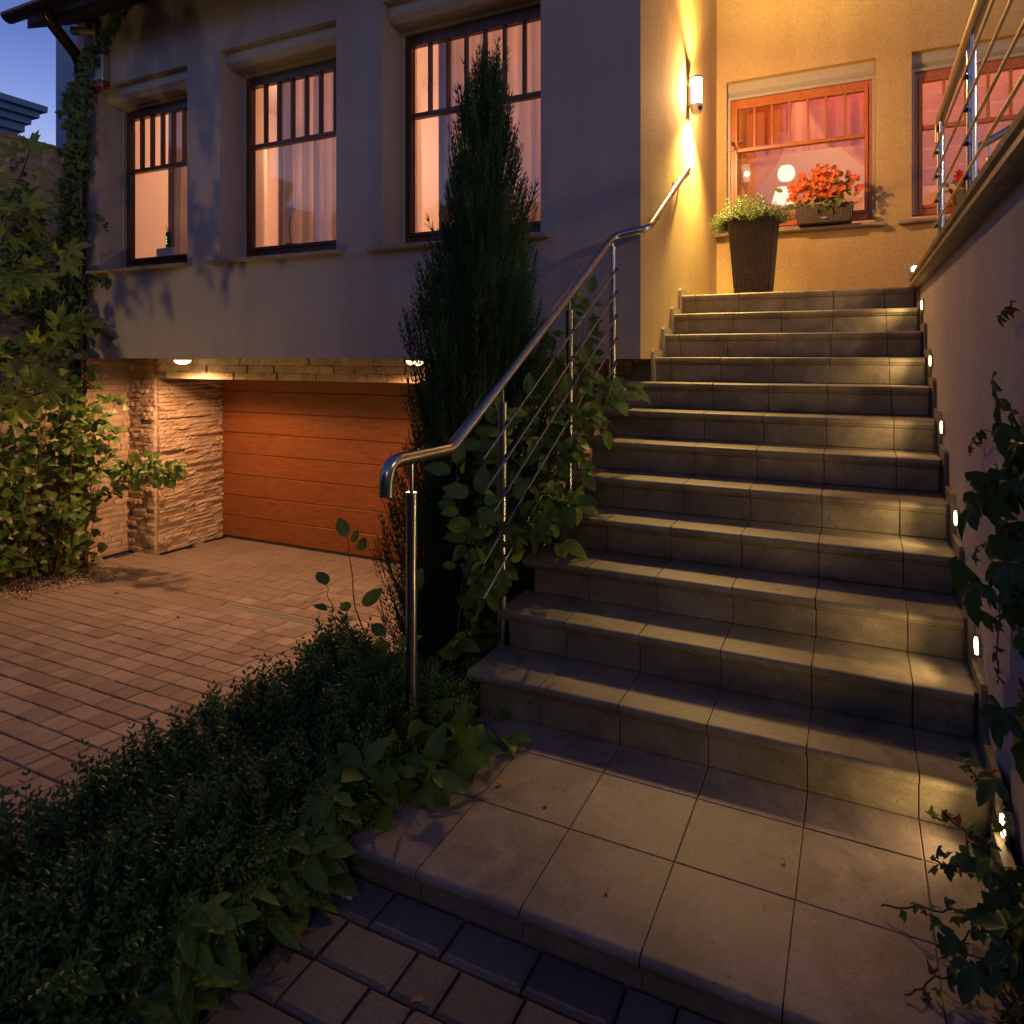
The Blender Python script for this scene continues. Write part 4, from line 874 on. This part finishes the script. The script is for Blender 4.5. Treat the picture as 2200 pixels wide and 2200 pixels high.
# --- left climbers -----------------------------------------------------------------
S=[]
for i in range(80):
    y0=rng.uniform(2.7,4.45); x=-6.95+rng.uniform(0,.35); h=rng.uniform(.1,1.75); S.append([(x,y0,zdrive(y0)),(x+rng.uniform(-.1,.15),y0+.05,h*.5),(x+rng.uniform(0,.35),y0+rng.uniform(-.2,.15),h)])
for i in range(4): S.append([(-6.7,4.5,.2),(-6.4,4.55,.52+.03*i),(-6.15,4.6,.60-.04*i),(-5.92+.03*i,4.62,.46+.05*i)])
shrub('climbing_shrub','dense heart-leaved climbing shrub lit yellow-green at the left stone wall','shrub',S,HT+HT+HT+HTP[:1],(.055,.10),32,M_twig,(.75,-.45,.45),.004,300,.11,(-6.9,3.8,-.4))
iv=empty('ivy','dark ivy wrapping the downpipe and the left corner of the house','ivy',(-7.0,4.4,1.6)); Ms=[]; b=MB()
def ivy_run(pts,n,w,s0,s1,nrm=(.5,-.8,.2)):
    P=vine(pts,.03,18); b.tube(P,.004,5,False)
    for k in range(n):
        t=rng.uniform(0,1)*(len(P)-1); i=int(min(t,len(P)-2)); p=P[i].lerp(P[i+1],t-i)+Vector((rng.gauss(0,w),rng.gauss(0,w*.5)-.02,rng.gauss(0,w)))
        Ms.append(orient(p,Vector((rng.gauss(0,.5),-.2,-1)),Vector(nrm)+rv(.35),rng.uniform(s0,s1)))
ivy_run([(-6.98,4.38,1.3),(-7.0,4.36,2.2),(-7.02,4.36,3.0),(-6.95,4.38,3.9),(-6.93,4.38,4.3)],520,.085,.05,.085)
ivy_run([(-7.05,4.2,1.7),(-7.08,4.0,2.4),(-7.08,3.9,3.2)],520,.17,.05,.09)
ivy_run([(-7.08,3.9,2.5),(-7.06,3.4,2.3),(-7.04,2.9,2.4)],460,.18,.05,.09)
ivy_run([(-6.9,3.6,1.9),(-6.9,3.3,1.8),(-6.9,2.9,1.9)],330,.2,.05,.09)
ivy_run([(-6.9,4.38,4.25),(-6.80,4.37,4.45),(-6.72,4.37,4.62)],90,.05,.04,.065)
ivy_run([(-6.93,4.4,4.2),(-6.75,4.45,4.6),(-6.55,4.46,4.85),(-6.30,4.46,5.05)],120,.035,.04,.06)
ivy_run([(-6.95,4.4,3.9),(-6.85,4.45,3.75),(-6.75,4.47,3.6)],16,.02,.03,.05); ivy_run([(-6.95,4.4,3.0),(-6.80,4.47,3.05),(-6.62,4.47,2.95)],18,.02,.03,.05)
ivy_run([(-6.95,4.42,2.3),(-6.75,4.48,2.42),(-6.65,4.49,2.38)],26,.03,.04,.06); ivy_run([(-6.95,4.42,1.9),(-6.75,4.48,1.95),(-6.62,4.49,1.8)],26,.03,.04,.06); ivy_run([(-7.15,4.45,3.9),(-7.3,4.5,4.2),(-7.36,4.5,4.45)],16,.012,.025,.04)
part(b,'vine_stem',M_bark,iv); put(iv,IV,Ms)
S=[[(-6.3,2.6,-.5),(-6.0,2.75,1.3),(-5.9,2.95,2.2),(-5.75,3.25,3.25)],[(-6.0,2.75,1.3),(-5.75,2.95,2.0),(-5.35,3.3,2.45)],[(-6.0,2.75,1.3),(-5.6,2.95,1.6),(-5.0,3.2,1.85)],[(-6.05,2.7,1.0),(-5.55,2.8,1.25),(-5.0,2.95,1.40)],[(-6.0,2.8,1.6),(-5.7,2.9,2.3),(-5.5,3.1,2.75)],[(-6.0,2.75,1.8),(-5.85,2.85,2.5),(-5.7,2.95,2.95)],[(-6.0,2.75,1.5),(-5.6,2.75,2.15),(-5.25,2.9,2.2)]]
shrub('maple_sapling','young maple with bright yellow-green lobed leaves at the left edge','tree',S,MP,(.10,.18),26,M_bark,(.5,-.6,.75),.012,300,.10,(-6.3,2.6,-.5))
# --- right-hand ivy -----------------------------------------------------------------
ri=empty('creeper','hanging dark creeper with reddish tendril tips on the side wall at the right edge','creeper',(.37,2.4,1.2)); Ms=[]; b=MB()
M2=[]
def hang(cx,cy,cz,sy,sz,n,s0,s1,bulge=.05):
    for k in range(n):
        y=cy+rng.gauss(0,sy); z=cz+rng.gauss(0,sz); x=WX-.015-abs(rng.gauss(0,bulge)); Ms.append(orient((x,y,z),Vector((-.2+rng.gauss(0,.25),rng.gauss(0,.5),-1)),Vector((-.9,-.6,.35))+rv(.3),rng.uniform(s0,s1)))
hang(0,2.14,1.42,.09,.08,20,.05,.09); hang(0,2.13,1.22,.11,.08,30,.06,.11); hang(0,2.12,1.08,.08,.06,12,.05,.09); hang(0,2.02,.76,.04,.05,5,.09,.13)
def tendril(pts,n,s0,s1):
    P=vine(pts,.006,16); b.tube(P,.0022,5,False)
    for k in range(n):
        i=int((.25+.75*k/n)*(len(P)-2)); M2.append(orient(P[i],Vector((rng.gauss(0,.5),.3,-1)),Vector((-.8,-.6,.3))+rv(.3),rng.uniform(s0,s1)))
X=WX-.03
tendril([(X,2.35,1.42),(X,2.70,1.40),(X,2.95,1.33),(X,3.0,1.28)],7,.02,.045); tendril([(X,2.40,1.30),(X,2.62,1.22),(X,2.85,1.17),(X,2.92,1.18)],7,.02,.04); tendril([(X,2.4,1.1),(X,2.6,1.06),(X,2.85,.98),(X,2.83,.93)],7,.015,.03)
tendril([(X,2.36,1.05),(X,2.42,.9),(X,2.44,.75),(X,2.42,.7)],7,.02,.04); tendril([(X,2.2,1.78),(X,2.35,1.76),(X,2.42,1.74)],3,.03,.045)
part(b,'vine_stem',M_twig,ri); put(ri,[palm_mesh('leaf',T3,.80,ML_ivy,.15,.4,0,24),palm_mesh('leaf',T5,.68,ML_ivy,.2,.3,0,18)],Ms); put(ri,RL+IV,M2)
rb=empty('creeper','creeper trailing over the platform tiles in the lower right corner','creeper',(.3,2.0,.2)); Ms=[]; M2=[]; b=MB()
for k in range(36):
    y=1.98+rng.gauss(0,.13); x=.38-abs(rng.gauss(0,.06)); z=.17+abs(rng.gauss(0,.12)); Ms.append(orient((x,y,z),Vector((-.6+rng.gauss(0,.5),rng.gauss(0,.5),-.4)),Vector((-.5,-.5,.9))+rv(.3),rng.uniform(.05,.09)))
for (a,c,d_) in [((.36,2.1,.25),(.22,2.08,.24),(.06,2.12,.17)),((.36,2.15,.30),(.26,2.28,.34),(.19,2.30,.34)),((.34,1.95,.22),(.2,1.92,.20),(.10,1.86,.16)),((.36,2.25,.35),(.31,2.42,.42),(.27,2.45,.46)),((.33,1.9,.2),(.26,1.8,.2),(.2,1.74,.16)),((.35,2.2,.3),(.24,2.2,.28),(.18,2.17,.3)),((.35,2.0,.3),(.26,2.0,.26),(.18,1.96,.2))]:
    P=vine([a,c,d_],.012,14); b.tube(P,.0025,5,False)
    for k in range(16):
        t=.15+.85*k/16; i=int(t*(len(P)-2)); M2.append(orient(P[i]+rv(.012),rv(),Vector((-.4,-.5,.9))+rv(.3),rng.uniform(.018,.045)*(1.25-t*.5)))
part(b,'vine_stem',M_twig,rb); put(rb,IV,Ms); put(rb,RL+IV+[palm_mesh('leaf',T3,.7,ML_cre,.2,.4)]*2,M2)
# --- flowers and herbs ----------------------------------------------------------------
hb=[t_ for t_ in bpy.data.objects if t_.name=='planter'][0]
BT2=[sprig(8,1.,.15) for _ in range(4)]; Ms=[]
for i in range(520):
    a=nr.uniform(0,6.283); r=.17*math.sqrt(nr.random()); x=PX+r*math.cos(a); y=PY+r*math.sin(a); out=r/.17
    d=Vector((math.cos(a)*out*.9+nr.normal(0,.25)-.1,math.sin(a)*out*.9+nr.normal(0,.25),.75-.55*out*nr.random()+.1)); s=nr.uniform(.10,.19)
    Ms.append(orient((x+d.x*.04,y+d.y*.04,PZ+.62),d,rv(),s))
for i in range(60):
    x=PX+nr.normal(-.02,.10); Ms.append(orient((x,PY+nr.normal(0,.08),PZ+.66),(nr.normal(0,.15),nr.normal(0,.15),1),rv(),nr.uniform(.15,.24)))
for i in range(90):
    a=nr.uniform(2.4,4.4); Ms.append(orient((PX+.17*math.cos(a)-.02,PY+.15*math.sin(a),PZ+.62),(-1+nr.normal(0,.2),nr.normal(0,.4),.15+nr.normal(0,.35)),rv(),nr.uniform(.12,.20)))
tag(np_scatter('herb_foliage',BT2,Ms,ML_her,hb),kind='stuff')
def petals(cx,cy,cz,r,b,n=5):
    nrm=Vector((rng.gauss(0,.35),-1,rng.gauss(0.1,.35))).normalized(); u=nrm.orthogonal().normalized(); w=nrm.cross(u); c=Vector((cx,cy,cz)); a0=rng.uniform(0,6)
    for k in range(n):
        a=a0+k*6.283/n; d=u*math.cos(a)+w*math.sin(a); e=u*math.cos(a+1.57)+w*math.sin(a+1.57); b.add([c,c+d*r*.6+e*r*.42+nrm*r*.15,c+d*r+nrm*r*.35,c+d*r*.6-e*r*.42+nrm*r*.15],[(0,1,2),(0,2,3)])
def bouquet(root,cx,cy,cz,wx,wz,n,mat,rs,green,gs,nstem,seed):
    b=MB()
    for i in range(nstem):
        x=cx+rng.gauss(0,wx*.55); z=cz+abs(rng.gauss(0,wz*.6)); b.tube([(cx+(x-cx)*.5,cy,cz-.04),(x,cy-.02,z)],.0025,4,False)
    part(b,'stem',ML_dog,root)
    for i in range(n):
        x=cx+rng.gauss(0,wx); x=max(cx-wx*2,min(cx+wx*1.9,x)); z=cz+wz*(.15+.8*rng.random())*(1-.4*abs(x-cx)/(wx*2)); b=MB()
        for q in range(3): petals(x+rng.gauss(0,.012),cy-.05+rng.gauss(0,.05),z+rng.gauss(0,.012),rng.uniform(*rs),b)
        part(b,'blossom',mat,root)
    Ms=[]
    for i in range(green):
        x=cx+rng.gauss(0,wx*.85); z=cz+wz*rng.uniform(-.25,.85)*(1-.4*min(1,abs(x-cx)/(wx*2))); Ms.append(orient((x,cy+rng.gauss(-.02,.05),z),Vector((rng.gauss(0,1),-.3,rng.gauss(0,.6))),Vector((0,-.8,.6))+rv(.35),rng.uniform(*gs)))
    put(root,OV,Ms)
bouquet(ft,-.25,7.18,3.07,.155,.36,105,M_fl,(.018,.030),110,(.05,.085),26,1)
bouquet(rp,.86,7.20,3.09,.085,.16,16,M_flr,(.02,.03),26,(.04,.07),10,2)
gs=empty('garden_stake','thin garden stake with a small orange butterfly, stuck in the tall planter','ornament',(PX-.02,PY,PZ+.6))
part(MB().tube([(-.79,6.16,2.72),(-.84,6.15,3.05),(-.905,6.14,3.36)],.0028,6),'rod',M_black,gs); part(MB().tube([(-.905,6.14,3.36),(-.90,6.14,3.385),(-1.01,6.14,3.362)],.004,6,radii=[.008,.008,.001]),'beak',M_bark,gs)
for s_ in (-1,1): part(MB().add([(-.90,6.13,3.375),(-.90+s_*.045,6.12,3.42),(-.90+s_*.04,6.12,3.445),(-.90+s_*.01,6.125,3.42)],[(0,1,2,3)]),'wing',M_redp,gs)
for s_ in (-1,1): part(MB().tube([(-.90+s_*.043,6.118,3.415),(-.90+s_*.04,6.118,3.448),(-.90+s_*.012,6.12,3.425)],.005,6),'wing_rim',M_black,gs)
# --- fallen leaves -------------------------------------------------------------------
DL=[leaf_mesh('fallen_leaf',OVAL,ML_dry,.3,.2)]
for i,(x,y,lab) in enumerate([(-6.0,5.2,'dry leaf lying on the paving just in front of the garage door'),(-6.35,4.55,'dry leaf curled by the left end of the drain channel'),(-5.9,4.05,'pale leaf on the paving between gravel and drain'),(-3.7,3.6,'small dry leaf on the open driveway near the hedge'),(-6.4,3.55,'pale leaf on the paving at the gravel edge'),(-4.9,3.9,'small dry leaf alone in the middle of the driveway')]):
    o=bpy.data.objects.new('fallen_leaf',DL[0]); COL.objects.link(o); o.matrix_world=orient((x,y,zdrive(y)+.012),(rng.gauss(0,1),rng.gauss(0,1),.1),(0,0,1),rng.uniform(.04,.08)); tag(o,lab,'leaf','fallen leaves on the driveway')

t=empty('ceiling_lamp','soft glowing hanging lamp behind the curtain of the middle facade window','lamp',(-5.20,5.6,3.9))
part(MB().lathe([(.16,0),(.10,.14)],(-5.20,5.6,3.86),20),'shade',emis('hanging_glow',(1,.74,.45),4.5),t); part(MB().tube([(-5.20,5.6,4.0),(-5.20,5.6,4.9)],.005,6),'cable',M_black,t)
o=lamp('hanging_light','POINT',(-5.20,5.6,3.82),(1,.60,.35),16,.05)
for i,(x,y,z,sz,lab) in enumerate([(-1.12,2.16,.155,.03,'small dry leaf on the platform next to the creeper'),(-.92,2.13,.155,.022,'tiny dry leaf fragment on the platform, centre left'),(-.62,1.86,.155,.02,'tiny brown leaf fragment near the front edge of the platform'),(-.20,2.20,.155,.02,'crumb of dry leaf in the middle of the platform'),(-.3,3.2,.645,.02,'dry leaf fragment on the third step from the bottom'),(-.1,3.78,.975,.02,'dry leaf fragment on the fifth step from the bottom'),(-.95,1.45,.062,.035,'brown leaf lying on the dark front walk')]):
    o=bpy.data.objects.new('fallen_leaf',DL[0]); COL.objects.link(o); o.matrix_world=orient((x,y,z+.004),(rng.gauss(0,1),rng.gauss(0,1),.1),(0,0,1),sz); tag(o,lab,'leaf','fallen leaf scraps on the steps and front walk')
sc=MB(); 
for k in range(7):
    a=k*.9; sc.add([(-1.335+.012*math.cos(a),1.63+.01*math.sin(a),.062+.006*(k%3)),(-1.335+.020*math.cos(a+.7),1.63+.016*math.sin(a+.7),.060+.008*(k%2)),(-1.335+.014*math.cos(a+1.5),1.63+.012*math.sin(a+1.5),.072)],[(0,1,2)])
tag(sc.build('paper_scrap',M_white),'crumpled white scrap lying on the dark paving below the platform edge','litter')
